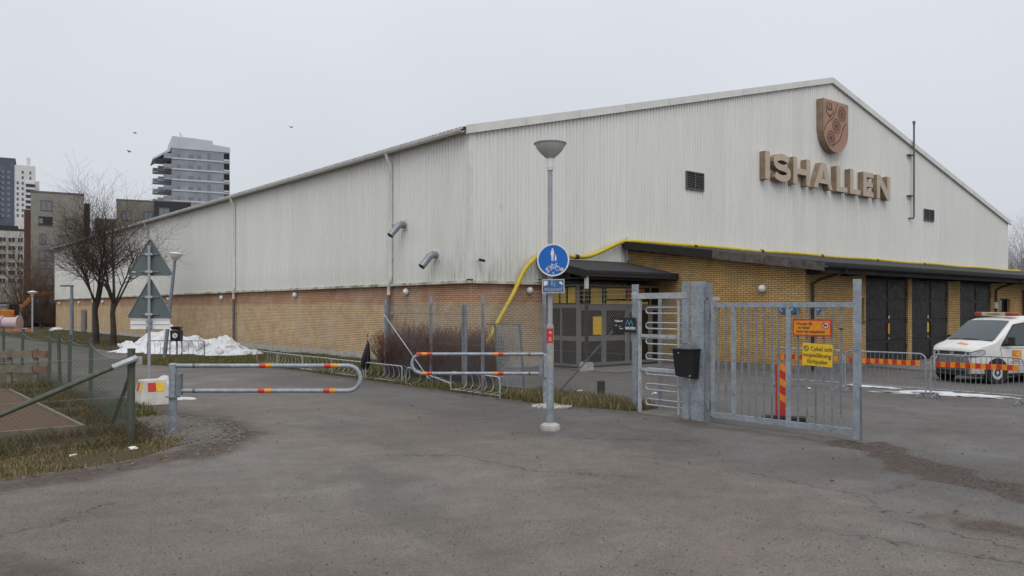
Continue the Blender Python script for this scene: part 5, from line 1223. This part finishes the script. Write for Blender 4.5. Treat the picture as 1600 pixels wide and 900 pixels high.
def bush(name, lab, x, y, w, d, h, n, seed, mat, cat='hedge', world=None, tall=0):
    rg = random.Random(seed); t = thing(name, lab, cat, x, y)
    if world: t.location = world; t.rotation_euler = (0, 0, 0)
    mb = MB()
    for i in range(n):
        a, rr = rg.uniform(0, 2 * pi), rg.random() ** .5; p = Vector((cos(a) * rr * w * .42, sin(a) * rr * d * .42, -.05))
        dr = Vector((cos(a) * rr * .55 + rg.uniform(-.22, .22), sin(a) * rr * .55 + rg.uniform(-.22, .22), 1)).normalized(); L_ = h * rg.uniform(.65, 1.05) * (1 - .25 * rr)
        pts = [p]; q = p
        for s in range(4): dr = (dr + Vector((rg.uniform(-.2, .2), rg.uniform(-.2, .2), .05))).normalized(); q = q + dr * L_ / 4; pts.append(q)
        mb.tube(pts, [.008, .007, .005, .004, .003], 3, caps=False)
        for k in range(7):
            s = rg.randint(1, 3); b = pts[s].lerp(pts[s + 1], rg.random()); e = Vector((rg.uniform(-1, 1), rg.uniform(-1, 1), rg.uniform(.3, 1.6))).normalized(); mb.tube([b, b + e * rg.uniform(.12, .32) * max(1, h / 1.9)], [.004, .0025], 3, caps=False)
    mb.build('twigs', M[mat], t, fix=False); return t
bush('bare_hedge', 'bare red brown hedge behind the chain link fence, left half', -3.1, -1.3, 1.6, 2.7, 1.95, 1150, 1, 'hedge')
bush('bare_hedge', 'bare red brown hedge behind the chain link fence, right half', -3.0, -3.7, 1.6, 2.7, 1.85, 1150, 2, 'hedge')
for i, (X, Y, w, h) in enumerate(((-63.5, 96, 8, 7.5), (-57, 98, 7, 6.5), (-52.5, 95, 6, 5.5), (-49.0, 90, 4.0, 4.2))):
    tb = bush('thicket', ('tangled brown thicket at the left edge of the building site', 'brown thicket behind the slim far lamp post', 'brown thicket below the excavator arm', 'brown thicket beside the far hall corner')[i], 0, 0, w, w * .7, h, 420, 40 + i, 'thicket', 'thicket', W(X, Y)); tb['group'] = 'thickets by the building site'

# ------------------------------------------------------------------ snow heap
sh_ = MB(); nx, ny = 110, 46; LX, LYy = 9.6, 3.2
peaks = [(.22, .55, .62, .13), (.37, .6, 1.0, .06), (.30, .5, .8, .1), (.47, .55, .72, .08), (.56, .55, .66, .07), (.68, .5, .62, .07), (.73, .5, .74, .025), (.80, .5, .60, .08), (.95, .55, .55, .04), (.08, .5, .26, .1)]
for j in range(ny + 1):
    for i in range(nx + 1):
        u, v = i / nx, j / ny; ed = min(1, 6 * u, 6 * (1 - u)) * max(0, 1 - (2 * abs(v - .5)) ** 2.2); hgt = 0
        for pu, pv, ph, pw in peaks: hgt = max(hgt, ph * math.exp(-((u - pu) / pw) ** 2 * .5) * math.exp(-((v - pv) / .28) ** 2))
        x, y = u * LX, v * LYy; n1 = mnoise.fractal(Vector((x * 1.4, y * 1.4, 0)), .9, 2, 4); n2 = mnoise.cell(Vector((x * 2.2, y * 2.2, 4)))
        z = max(-.03, ed * (.18 + hgt * 1.0 + .26 * n1 + .15 * n2) - .04) if ed > 0 else -.03
        sh_.v.append((x - LX / 2 + .12 * n1, y - LYy / 2, z))
for j in range(ny):
    for i in range(nx): q = j * (nx + 1) + i; sh_.f.append((q, q + 1, q + nx + 2, q + nx + 1))
shp = thing('snow_heap', 'long heap of dirty white snow against the brick wall', 'snow heap', -4.25, 18.0, 0, R(-69))
o = sh_.build('heap', M['snow'], shp, True, fix=False)
rg = random.Random(77)
for i in range(46):
    u = rg.uniform(-4.5, 4.5); s = rg.uniform(.12, .34); c = lump('snow_chunk', (0, 0, 0), (s, s * rg.uniform(.7, 1.1), s * rg.uniform(.7, 1.3)), 50 + i, M['snow'], shp, 2, .5); c.location = (u, rg.uniform(-.9, .5), max(.08, (.75 - .1 * abs(u)) * rg.uniform(.3, 1.0))); c.rotation_euler = (rg.random(), rg.random(), rg.random() * 6)

# ------------------------------------------------------------------ grass, straw, stones
def mat_grass(name, a, b, c):
    t = NT(name); g_ = t.n('ShaderNodeNewGeometry'); r = g_.outputs['Random Per Island']; n = t.rng(t.noise(.9, 4), .38, .62)
    col = t.mix(n, a, b); col = t.mix(t.rng(r, .55, .75), col, c); col = t.mix(1, col, t.grey(t.rng(r, 0, 1, .7, 1.25)), 'MULTIPLY'); return t.fin(col, .8, 0, .2)
M['grass'] = mat_grass('green_grass', (.075, .10, .022), (.10, .105, .03), (.20, .165, .075)); M['straw'] = mat_grass('dry_grass', (.21, .165, .08), (.11, .105, .035), (.30, .235, .13)); M['rough'] = mat_grass('rough_grass', (.05, .065, .018), (.12, .095, .045), (.18, .14, .075))
def inside(p, poly):
    c = False; n = len(poly)
    for i in range(n):
        (x1, y1), (x2, y2) = poly[i], poly[i - 1]
        if (y1 > p[1]) != (y2 > p[1]) and p[0] < (x2 - x1) * (p[1] - y1) / (y2 - y1) + x1: c = not c
    return c
def grass(name, lab, polys, n, h0, h1, mat, seed, wid=.006, lean=.5, clump=0):
    rg = random.Random(seed); V = []; Fc = []
    per = n // len(polys)
    for poly in polys:
        xs = [p[0] for p in poly]; ys = [p[1] for p in poly]; k = 0; tries = 0
        while k < per and tries < per * 12:
            tries += 1; x, y = rg.uniform(min(xs), max(xs)), rg.uniform(min(ys), max(ys))
            if not inside((x, y), poly): continue
            if clump and mnoise.noise((x * clump, y * clump, seed)) < rg.uniform(-.45, .3): continue
            k += 1; a = rg.uniform(0, 2 * pi); h = rg.uniform(h0, h1) * (1 + .5 * mnoise.noise((x * 1.7, y * 1.7, 9))); l = h * rg.uniform(.1, lean) ; b = a + rg.uniform(-1.3, 1.3)
            o = len(V); dx, dy = cos(a) * wid, sin(a) * wid; ex, ey = cos(b + pi / 2) * l, sin(b + pi / 2) * l
            V += [(x - dx, y - dy, 0), (x + dx, y + dy, 0), (x + dx * .7 + ex * .4, y + dy * .7 + ey * .4, h * .6), (x - dx * .7 + ex * .4, y - dy * .7 + ey * .4, h * .6), (x + ex, y + ey, h * rg.uniform(.75, 1.0))]
            Fc += [(o, o + 1, o + 2, o + 3), (o + 3, o + 2, o + 4)]
    me = bpy.data.meshes.new(name); me.from_pydata(V, [], Fc); me.materials.append(M[mat]); ob = link(name, me); at(ob, 0, 0, .01); tag(ob, lab, 'grass', kind='stuff'); return ob
grass('verge_grass', 'short green grass among the cycle racks along the brick wall', [[(-4.85, -9), (-3.4, -9), (-3.2, -4), (-2.2, -1), (-.1, 3), (-.1, 13), (-4.2, 13), (-7.6, 13), (-8.2, 10.3), (-7.5, 9), (-5.4, 8.4), (-4.8, 5)]], 52000, .06, .17, 'grass', 3, .006, .6, .8)
grass('dry_verge_grass', 'tufts of dry straw coloured grass by the lamp post and fence', [[(-4.75, -9.6), (-4.2, -11.5), (-3.3, -11.5), (-3.3, -7.6), (-4.7, -7.6)]], 9000, .07, .30, 'straw', 4, .005, .8, 1.2)
grass('verge_grass', 'thin grass and leaf litter under the bare trees', [[(-6.5, 22), (-.2, 22), (-.2, 60), (-7, 60), (-6.7, 30)]], 14000, .04, .12, 'rough', 6, .012, .8, .5)
grass('roadside_grass', 'yellowish short grass strip in front of the green fence', [[(-24, -11.6), (-15.7, -11.3), (-14.3, -11.0), (-13.3, -10.2), (-12.8, -9.3), (-13.5, -8.95), (-24, -8.8)]], 42000, .025, .085, 'straw', 7, .0035, .9, .9)
grass('fence_foot_grass', 'long tangled grass and weeds along the foot of the green fence', [[(-22, -9.5), (-13.3, -9.5), (-13.3, -8.5), (-13.95, -7.7), (-22, -7.75)], [(-13.95, -7.7), (-13.2, -9.2), (-12.9, -7), (-12.6, -3), (-12.5, 4), (-13.9, 3), (-13.9, -3)]], 24000, .04, .2, 'rough', 8, .004, 1.2, 1.0)
grass('roadside_grass', 'fresh green tufts at the foot of the concrete road block', [[(-13.1, -6.2), (-12.3, -6.0), (-11.9, -4.2), (-12.3, -3.0), (-12.8, -3.6)]], 2600, .05, .16, 'grass', 9, .005, .7, 1.5)
# twigs and dead stems at the corner post
rg = random.Random(91); tw = MB()
for i in range(520):
    x, y = rg.uniform(-18, -13.0), rg.uniform(-9.75, -8.3)
    if i % 3 == 0: x, y = rg.uniform(-13.6, -12.85), rg.uniform(-9.4, -5.0)
    a = rg.uniform(0, 2 * pi); l = rg.uniform(.12, .55); e = rg.uniform(.05, .9)
    tw.tube([(x, y, .02), (x + cos(a) * l * .5, y + sin(a) * l * .5, .02 + l * e * .55), (x + cos(a) * l, y + sin(a) * l, .02 + l * e)], [.004, .003, .002], 3, caps=False)
o = tw.build('dead_stems', M['thicket'], fix=False); at(o, 0, 0); tag(o, 'dead brown stems tangled along the green fence', 'dead stems', kind='stuff')
def stones(name, lab, n, fn, s0, s1, mat, seed, pw=3, zz=.002):
    rg = random.Random(seed); V = []; Fc = []
    for i in range(n):
        x, y = fn(rg); s = s0 + (s1 - s0) * rg.random() ** pw; o = len(V); a0 = rg.random() * 6
        V += [(x + s * rg.uniform(.7, 1.2) * cos(a0 + k * 1.257), y + s * rg.uniform(.7, 1.2) * sin(a0 + k * 1.257), s * .15) for k in range(5)] + [(x, y, s * rg.uniform(.6, 1.0)), (x, y, -.002)]
        Fc += [(o + k, o + (k + 1) % 5, o + 5) for k in range(5)] + [(o + (k + 1) % 5, o + k, o + 6) for k in range(5)]
    me = bpy.data.meshes.new(name); me.from_pydata(V, [], Fc); me.materials.append(M[mat]); ob = link(name, me); at(ob, 0, 0, zz); tag(ob, lab, 'stones', kind='stuff')
M['stone_dark'] = mat_plain('dark_grit', (.045, .04, .036), .9, 0, .4, 30); M['stone_grey'] = mat_plain('grey_gravel', (.155, .143, .125), .9, 0, .4, 25)
def near(rg):
    while True:
        Y = 5.2 + 11 * rg.random() ** 1.6; X = rg.uniform(-.68, .68) * Y; q = W2L(X, Y)
        if q[0] > -12 or q[1] < -12.2: return q
stones('loose_grit', 'dark grit scattered over the asphalt', 6500, near, .002, .010, 'stone_dark', 1, 3)
stones('loose_gravel', 'grey gravel around the left barrier post', 9000, lambda rg: (rg.gauss(-12.45, .38), rg.gauss(-8.0, .85)), .006, .028, 'stone_grey', 2, 2, .014)
stones('loose_grit', 'dark crumbs in the hollow beside the gate', 1500, lambda rg: (lambda k: (-4.5 - 2.0 * k + rg.gauss(0, .28), -16.7 - 3.1 * k + rg.gauss(0, .25)))(rg.random()), .003, .010, 'stone_dark', 3, 3)
for i, (x, y, s) in enumerate(((-13.75, -9.9, .07), (-14.6, -10.0, .05), (-16.3, -10.6, .05))):
    c = lump('litter_scrap', (0, 0, .03), (s, s * .6, s * .4), 60 + i, M['white'], None, 2, .6); at(c, x, y, .01); tag(c, ('white scrap in the grass below the fence corner post', 'pale scrap in the grass left of the fence corner post', 'small white scrap in the grass at the left edge')[i], 'litter')

# fallen leaves
rg = random.Random(17); V = []; Fc = []
def leaf_spot():
    k = rg.random()
    if k < .45: return rg.gauss(-4.75, .35), rg.uniform(-11, 9)
    if k < .75: return rg.gauss(-12.6, .5), rg.uniform(-9, 12)
    if k < .9: return rg.uniform(-20, -12.6), rg.gauss(-10.9, .35)
    return rg.uniform(-11, 4), rg.uniform(-20, -6)
for i in range(1500):
    x, y = leaf_spot(); s = rg.uniform(.018, .045); a = rg.random() * 6.3; o = len(V); zz = [rg.uniform(.004, .03) + .012 for _ in range(4)]
    for j, (u, v) in enumerate(((-1, 0), (0, -.55), (1, 0), (0, .55))): V.append((x + s * (u * cos(a) - v * sin(a)), y + s * (u * sin(a) + v * cos(a)), zz[j]))
    Fc += [(o, o + 1, o + 2), (o, o + 2, o + 3)]
me = bpy.data.meshes.new('fallen_leaves'); me.from_pydata(V, [], Fc); me.materials.append(mat_grass('dead_leaf', (.13, .075, .035), (.09, .055, .03), (.22, .15, .07))); ob = link('fallen_leaves', me); at(ob, 0, 0); tag(ob, 'brown fallen leaves along the verges', 'leaves', kind='stuff')
# ------------------------------------------------------------------ far buildings
M['gbrick'] = mat_plain('grey_brown_brick', (.245, .232, .20), .9, 0, .12, .6); M['gbrick2'] = mat_plain('brown_grey_brick', (.20, .185, .155), .9, 0, .12, .6)
M['blackclad'] = mat_plain('black_cladding', (.022, .024, .03), .7, 0, .2, .5); M['rust'] = mat_plain('rust_red_wall', (.10, .045, .04), .9, 0, .25, 1)
M['towerglass'] = mat_plain('tower_grey_panel', (.25, .27, .305), .35, 0, .18, .35); M['towerband'] = mat_plain('tower_pale_band', (.50, .53, .56), .6, 0, .06, .3)
M['farwhite'] = mat_plain('far_white_render', (.62, .62, .60), .8, 0, .06, .2); M['farblue'] = mat_plain('far_blue_black', (.085, .098, .14), .7, 0, .15, .3); M['farcream'] = mat_plain('far_cream_render', (.50, .49, .45), .8, 0, .08, .3)
def wbuild(name, lab, X, Y, rz=0, group='buildings beyond the hall'):
    t = thing(name, lab, 'building', 0, 0, group=group); t.location = (X, Y, 0); t.rotation_euler = (0, 0, rz); return t
def win(t, x0, x1, z0, z1, y, glass='glass', frame='iron', dark=False):
    m = MB(); m.b6(x0, x1, y - .05, y + .02, z0, z1); w = m.build('window', M[glass], t)
    f = .12; m = MB()
    for b in ((x0 - f, x0, z0 - f, z1 + f), (x1, x1 + f, z0 - f, z1 + f), (x0, x1, z0 - f, z0), (x0, x1, z1, z1 + f), ((x0 + x1) / 2 - .05, (x0 + x1) / 2 + .05, z0, z1)): m.b6(b[0], b[1], y - .12, y - .0, b[2], b[3])
    m.build('window_frame', M[frame], w); return w
Yb = 150; k = Yb / 1270; X_ = lambda px: (px - 800) * k; Z_ = lambda py: 2.2 + (482 - py) * k
b1 = wbuild('apartment_block', 'tall grey brown brick apartment block behind the bare trees', X_(48), Yb, R(30))
m = MB(); m.b6(0, 9.9, 0, 12, 0, 23.7); m.build('walls', M['gbrick'], b1); m = MB(); m.b6(-.08, 9.98, -.08, 12.1, 23.7, 24.0); m.build('parapet', M['iron'], b1)
m = MB(); m.b6(-1.2, -.01, .5, 11, 0, 20.5); m.build('red_wall', M['rust'], b1)
for x0, x1, z0, z1 in ((1.9, 3.8, 20.5, 22.2), (6.4, 8.4, 17.3, 19.0), (1.7, 2.6, 14.2, 16.0), (5.2, 7.0, 14.2, 15.9), (1.6, 3.8, 11.2, 12.9), (6.4, 8.4, 11.2, 12.9), (1.6, 3.8, 8.0, 9.7), (5.2, 7.0, 8.0, 9.7), (1.6, 3.8, 4.8, 6.5), (6.4, 8.4, 4.8, 6.5)): win(b1, x0, x1, z0, z1, 0, 'glass_sky')
m = MB(); m.b6(1.4, 4.0, -.03, .02, 17.7, 19.3); lg = m.build('loggia', M['black'], b1); m = MB(); m.b6(1.5, 2.2, -.06, -.035, 18.0, 18.9); m.build('loggia_door', M['glass_sky'], lg); m = MB(); m.b6(1.3, 4.1, -.1, .0, 17.55, 17.69); m.build('loggia_slab', M['iron'], lg)
m = MB(); m.b6(9.91, 11.1, 1, 8, 0, 22.3); m.build('stair_tower', M['blackclad'], b1)
Yb = 158; k = Yb / 1270
b2 = wbuild('apartment_block', 'lower brown brick apartment block just right of the tall one', X_(131), Yb + 4, R(25))
m = MB(); m.b6(0, 4.4, 0, 10, 0, 20.2); m.build('link_wall', M['gbrick2'], b2)
m = MB(); m.b6(4.41, 12.9, -2, 10, 0, 23.8); m.build('walls', M['gbrick2'], b2); m = MB(); m.b6(4.35, 12.96, -2.06, 10.1, 23.8, 24.05); m.build('parapet', M['iron'], b2)
for x0, x1, z0, z1 in ((5.6, 7.2, 20, 21.6), (10.0, 11.7, 20.2, 21.7), (5.6, 7.2, 16.8, 18.4), (9.6, 11.3, 17.0, 18.5), (9.6, 11.3, 13.8, 15.3)): win(b2, x0, x1, z0, z1, -2, 'glass_sky')
b3 = wbuild('apartment_block', 'black clad top storey block in front of the grey tower', X_(234), Yb + 2, R(24))
m = MB(); m.b6(0, 7.3, 0, 10, 0, 23.3); m.build('walls', M['blackclad'], b3); m = MB(); m.b6(-.05, 7.35, -.05, 10.1, 23.3, 23.5); m.build('parapet', M['iron'], b3)
for x0, x1, z0, z1 in ((1.0, 2.9, 20.3, 22.0), (5.6, 6.5, 20.5, 22.0), (1.0, 2.9, 17.0, 18.7), (4.4, 6.2, 17.0, 18.7)): win(b3, x0, x1, z0, z1, 0, 'glass_sky')
# grey tower with stacked balconies
Yb = 230; k = Yb / 1270
tw_ = wbuild('tower_block', 'grey glass tower block with pale floor bands and stacked balconies', X_(268), Yb, R(27))
TWd = 16.7; m = MB(); m.b6(0, TWd, 0, 16, 0, 47.6); m.build('core', M['towerglass'], tw_)
m = MB(); m.prism([(-.2, 47.6), (TWd + .1, 47.6), (TWd + .1, 49.1), (11.7, 49.6), (11.7, 50.6), (6, 50.9), (.2, 51.0)], -.15, 16.2); m.build('crown', M['towerband'], tw_)
for i in range(10):
    z = 47.3 - i * 3.02 - 2.7
    m = MB(); m.b6(-.05, TWd + .05, -.18, .0, z, z + .42); m.build('floor_band', M['towerband'], tw_)
    for j, (a, w) in enumerate(((1.6, .8), (4.8, 1.3), (7.4, .9), (10.2, .9))):
        m = MB(); m.b6(a, a + w, -.08, .0, z + .7, z + (1.5 if j != 3 else 2.4)); m.build('window', M['glass_sky'], tw_)
    m = MB(); m.b6(15.0, 16.65, -.09, .0, z + .95, z + 2.7); bb = m.build('balcony_recess', M['brownblack'], tw_); m = MB(); m.b6(15.0, 16.7, -.35, -.1, z + .45, z + .95); m.build('balcony_front', M['towerband'], bb)
    for j, (y, px) in enumerate(((1.2, 2.1), (5.5, 3.4), (10, 4.6))):
        m = MB(); m.b6(-px, -.02, y - 1.6 + (.3 if i % 2 else 0), y + 1.8, z + .1, z + .35); bs = m.build('balcony', M['towerband'], tw_); m = MB(); m.b6(-px - .05, -px, y - 1.6, y + 1.8, z + .36, z + 1.4); m.b6(-px, -.02, y - 1.65, y - 1.6, z + .36, z + 1.4); m.build('balcony_glass', M['towerglass'], bs)
    for y in (.8, 5, 9.6): m = MB(); m.b6(-.06, -.0, y - .7, y + 1.2, z + .5, z + 2.5); m.build('window', M['glass'], tw_)
m = MB(); m.tube([(3.0, 2, 51), (2.4, 2, 52.6)], .08, 5); m.tube([(3.6, 2, 51), (2.6, 2, 52.4)], .06, 5); m.build('roof_mast', M['galv_light'], tw_)
m = MB(); m.prism([(-.3, 47.6), (-5.2, 44.4), (-5.2, 44.0), (-.3, 46.8)], .2, 12); m.build('sloping_canopy', M['towerband'], tw_)
# white and blue tower at the left edge
Yb = 420; k = Yb / 1270
t2 = wbuild('tower_block', 'white tower block with a dark blue stripe at the left edge', X_(-6), Yb, R(30))
m = MB(); m.b6(0, 9.2, -.3, 18, 0, 79); m.build('blue_part', M['farblue'], t2); m = MB(); m.b6(-4, 9.8, .5, 16, 79, 80.6); m.build('blue_roof', M['farblue'], t2)
m = MB(); m.b6(9.21, 20.0, 0, 18, 0, 77.2); m.build('white_part', M['farwhite'], t2); m = MB(); m.b6(20.01, 22.2, 2, 16, 0, 69.5); m.build('side_part', M['farwhite'], t2)
m = MB(); m.b6(15.4, 17.4, 4, 8, 77.21, 82); m.build('roof_stack', M['farwhite'], t2)
for i in range(9):
    z = 73.5 - i * 2.85
    for a in (2.6, 5.6): m = MB(); m.b6(a, a + 1.5, -.4, -.28, z - 1.1, z + .4); m.build('window', M['glass_sky'], t2)
    for a in (10.4, 13.0):
        if i > 1 or a > 11: m = MB(); m.b6(a, a + 1.0, -.1, .02, z - .6, z + .8); m.build('window', M['farblue'], t2)
    if i > 1:
        m = MB(); m.b6(15.0, 20.1, -1.3, -.01, z - .3, z + .8); ba = m.build('balcony', M['farwhite'], t2); m = MB(); m.b6(15.1, 20.0, -.06, -.015, z - 1.9, z - .32); m.build('balcony_door', M['farblue'], ba)
    else:
        for a in (17.0,): m = MB(); m.b6(a, a + .9, -.1, .02, z - .7, z + .8); m.build('window', M['farblue'], t2)
    m = MB(); m.b6(-1.5, 2.0, -1.4, -.31, z - .3, z + .75); m.build('balcony', M['farwhite'], t2)
Yb = 200; k = Yb / 1270
t3 = wbuild('apartment_block', 'cream rendered apartment block below the white tower at the left edge', X_(-20), Yb, R(31))
m = MB(); m.b6(0, 9.3, 0, 12, 0, 21.6); m.build('walls', M['farcream'], t3); m = MB(); m.b6(-.1, 9.4, -.1, 8, 21.61, 22.1); m.build('roof', M['blackclad'], t3)
m = MB(); m.b6(1.5, 7.5, 2, 8, 22.11, 23.0); m.build('roof_box', M['blackclad'], t3)
for i in range(6):
    z = 18.8 - i * 2.05
    for a, b in ((2.9, 4.4), (5.1, 6.7), (7.4, 8.6)): win(t3, a, b, z, z + 1.05, 0, 'glass', 'farcream')

for t_, k_ in ((b1, .88), (b2, .9), (b3, .92), (tw_, .94), (t2, .87), (t3, .87)): t_.scale = (k_, 1, 1)
# ------------------------------------------------------------------ building site at the far left
M['excav'] = mat_plain('excavator_orange', (.55, .20, .03), .5, 0, .2, 2)
ex_ = thing('excavator', 'orange excavator arm and dark bucket beside the far hall corner', 'excavator', 0, 0); ex_.location = (-53.0, 91.5, 0); ex_.rotation_euler = (0, 0, R(40)); ex_.scale = (.85, .85, .9)
m = MB(); m.b6(-5.6, -2.8, -1.2, 1.2, 0.0, .9); m.build('tracks', M['black'], ex_, bevel=.2); m = MB(); m.b6(-5.8, -3.2, -1.2, 1.2, 1.0, 2.3); m.build('body', M['excav'], ex_, bevel=.15); m = MB(); m.b6(-3.9, -2.7, -1.1, .1, 1.6, 3.0); m.build('cab', M['glass'], ex_, bevel=.1)
m = MB(); m.prism([(-3.0, 2.0), (-2.7, 1.9), (-.6, 4.0), (1.4, 4.15), (1.9, 3.7), (2.1, 3.9), (1.6, 4.6), (-.9, 4.5)], -.2, .2); m.build('boom', M['excav'], ex_, bevel=.03); m = MB(); m.prism([(1.5, 4.3), (1.9, 4.2), (2.5, 2.2), (2.2, 2.1)], -.16, .16); m.build('stick', M['black'], ex_); m = MB(); m.prism([(1.5, 2.3), (2.6, 2.3), (2.7, 1.2), (2.0, .8), (1.4, 1.3)], -.5, .5); m.build('bucket', M['black'], ex_)
m = MB(); m.b6(1.6, 2.5, -.3, -.21, 3.35, 3.6); m.build('work_lamp', M['white'], ex_)
M['pink'] = mat_plain('pale_pink_plastic', (.52, .40, .42), .5, 0, .1, 1)
dr = thing('pipe_drum', 'pale pink cable drum lying at the left edge of the building site', 'drum', 0, 0); dr.location = (-48.2, 78.5, 0); dr.rotation_euler = (0, 0, R(5))
m = MB(); m.tube([(-.9, 0, .75), (.55, 0, .75)], .6, 20); m.build('barrel', M['pink'], dr, True)
for x in (-.95, .5): m = MB(); m.tube([(x, 0, .75), (x + .12, 0, .75)], .76, 24); m.build('flange', M['pink'], dr)
tl = thing('site_container', 'grey green site hut behind the pink drum', 'site hut', 0, 0); tl.location = (-57.0, 92.5, 0); tl.rotation_euler = (0, 0, R(4))
M['hut'] = mat_plain('site_hut_grey', (.21, .225, .21), .7, 0, .15, 1)
m = MB(); m.b6(-6, 1.2, 0, 2.5, .2, 2.5); m.build('body', M['hut'], tl, bevel=.05); m = MB(); m.b6(-6.1, 1.3, -.1, 2.6, 2.52, 2.65); m.build('roof', M['greywhite'], tl)
m = MB(); m.b6(-2.2, -.5, -.04, .0, 1.1, 2.0); m.build('window', M['black'], tl)
for x in range(12): m = MB(); m.b6(-5.8 + x * .58, -5.75 + x * .58, -.03, .0, .3, 2.4); m.build('rib', M['hut'], tl)
hl = MB()
pl = lambda n, lab, loc, s, mt: None
for i, (X, Y, s) in enumerate(((-46.3, 77, .5), (-44.8, 80, .45))):
    c = lump('snow_patch', (0, 0, .1), (s * 1.4, s, s * .45), 80 + i, M['snow'], None, 2, .4); c.location = (X, Y, .02); tag(c, 'small patch of snow right of the pink drum' if i == 0 else 'small patch of snow near the far lamp post', 'snow')
bk = thing('site_boards', 'orange plastic site fencing lying below the pink drum', 'site fence', 0, 0); bk.location = (-47.4, 76.2, 0); bk.rotation_euler = (0, 0, 0)
M['fadeorange'] = mat_plain('faded_orange', (.40, .15, .08), .7, 0, .2, 2)
for i in range(5): m = MB(); m.box((i * 1.0 - 2, 0, .16), (.96, .05, .32), rz=.05 * (-1) ** i); m.build('board', M['fadeorange'], bk)
# dark hedge line closing the site
bm_ = MB()
for i in range(80):
    pass
hb = lump('spoil_mound', (0, 0, 0), (17, 6, 3.1), 31, mat_soilgrass('spoil', (.06, .05, .042), (.11, .095, .08), (.075, .06, .045), .3, .6), None, 4, .25); hb.location = (-60, 104, 0); tag(hb, 'dark earth mound behind the thickets on the building site', 'mound')

# ------------------------------------------------------------------ birds
for i, (px, py, s, r) in enumerate(((455, 199, .42, .3), (202, 237, .36, 1.0), (211, 208, .3, .2))):
    Yb = 70; t = thing('bird', ('bird gliding in the middle of the grey sky', 'dark bird low in the sky left of the grey tower', 'small bird above the other two left of the tower')[i], 'bird', 0, 0, group='birds in the sky')
    t.location = ((px - 800) / 1270 * Yb, Yb, 2.2 + (482 - py) / 1270 * Yb); t.rotation_euler = (.2, r * .5, r * 3)
    m = MB(); m.tube([(-.18, 0, 0), (-.08, 0, .01), (.06, 0, .01), (.16, 0, 0)], [.012, .045, .04, .01], 8); m.build('body', M['iron'], t, True)
    for sd in (1, -1): m = MB(); m.add([(-.05, sd * .02, .01), (.07, sd * .02, .01), (.05, sd * s * .5, .09), (-.03, sd * s * .5, .08), (-.06, sd * s, .03), (-.0, sd * s * .5, .065)], [(0, 1, 2, 3), (3, 2, 4), (0, 3, 5), (1, 5, 2), (2, 5, 4), (3, 4, 5)]); m.build('wing', M['iron'], t)
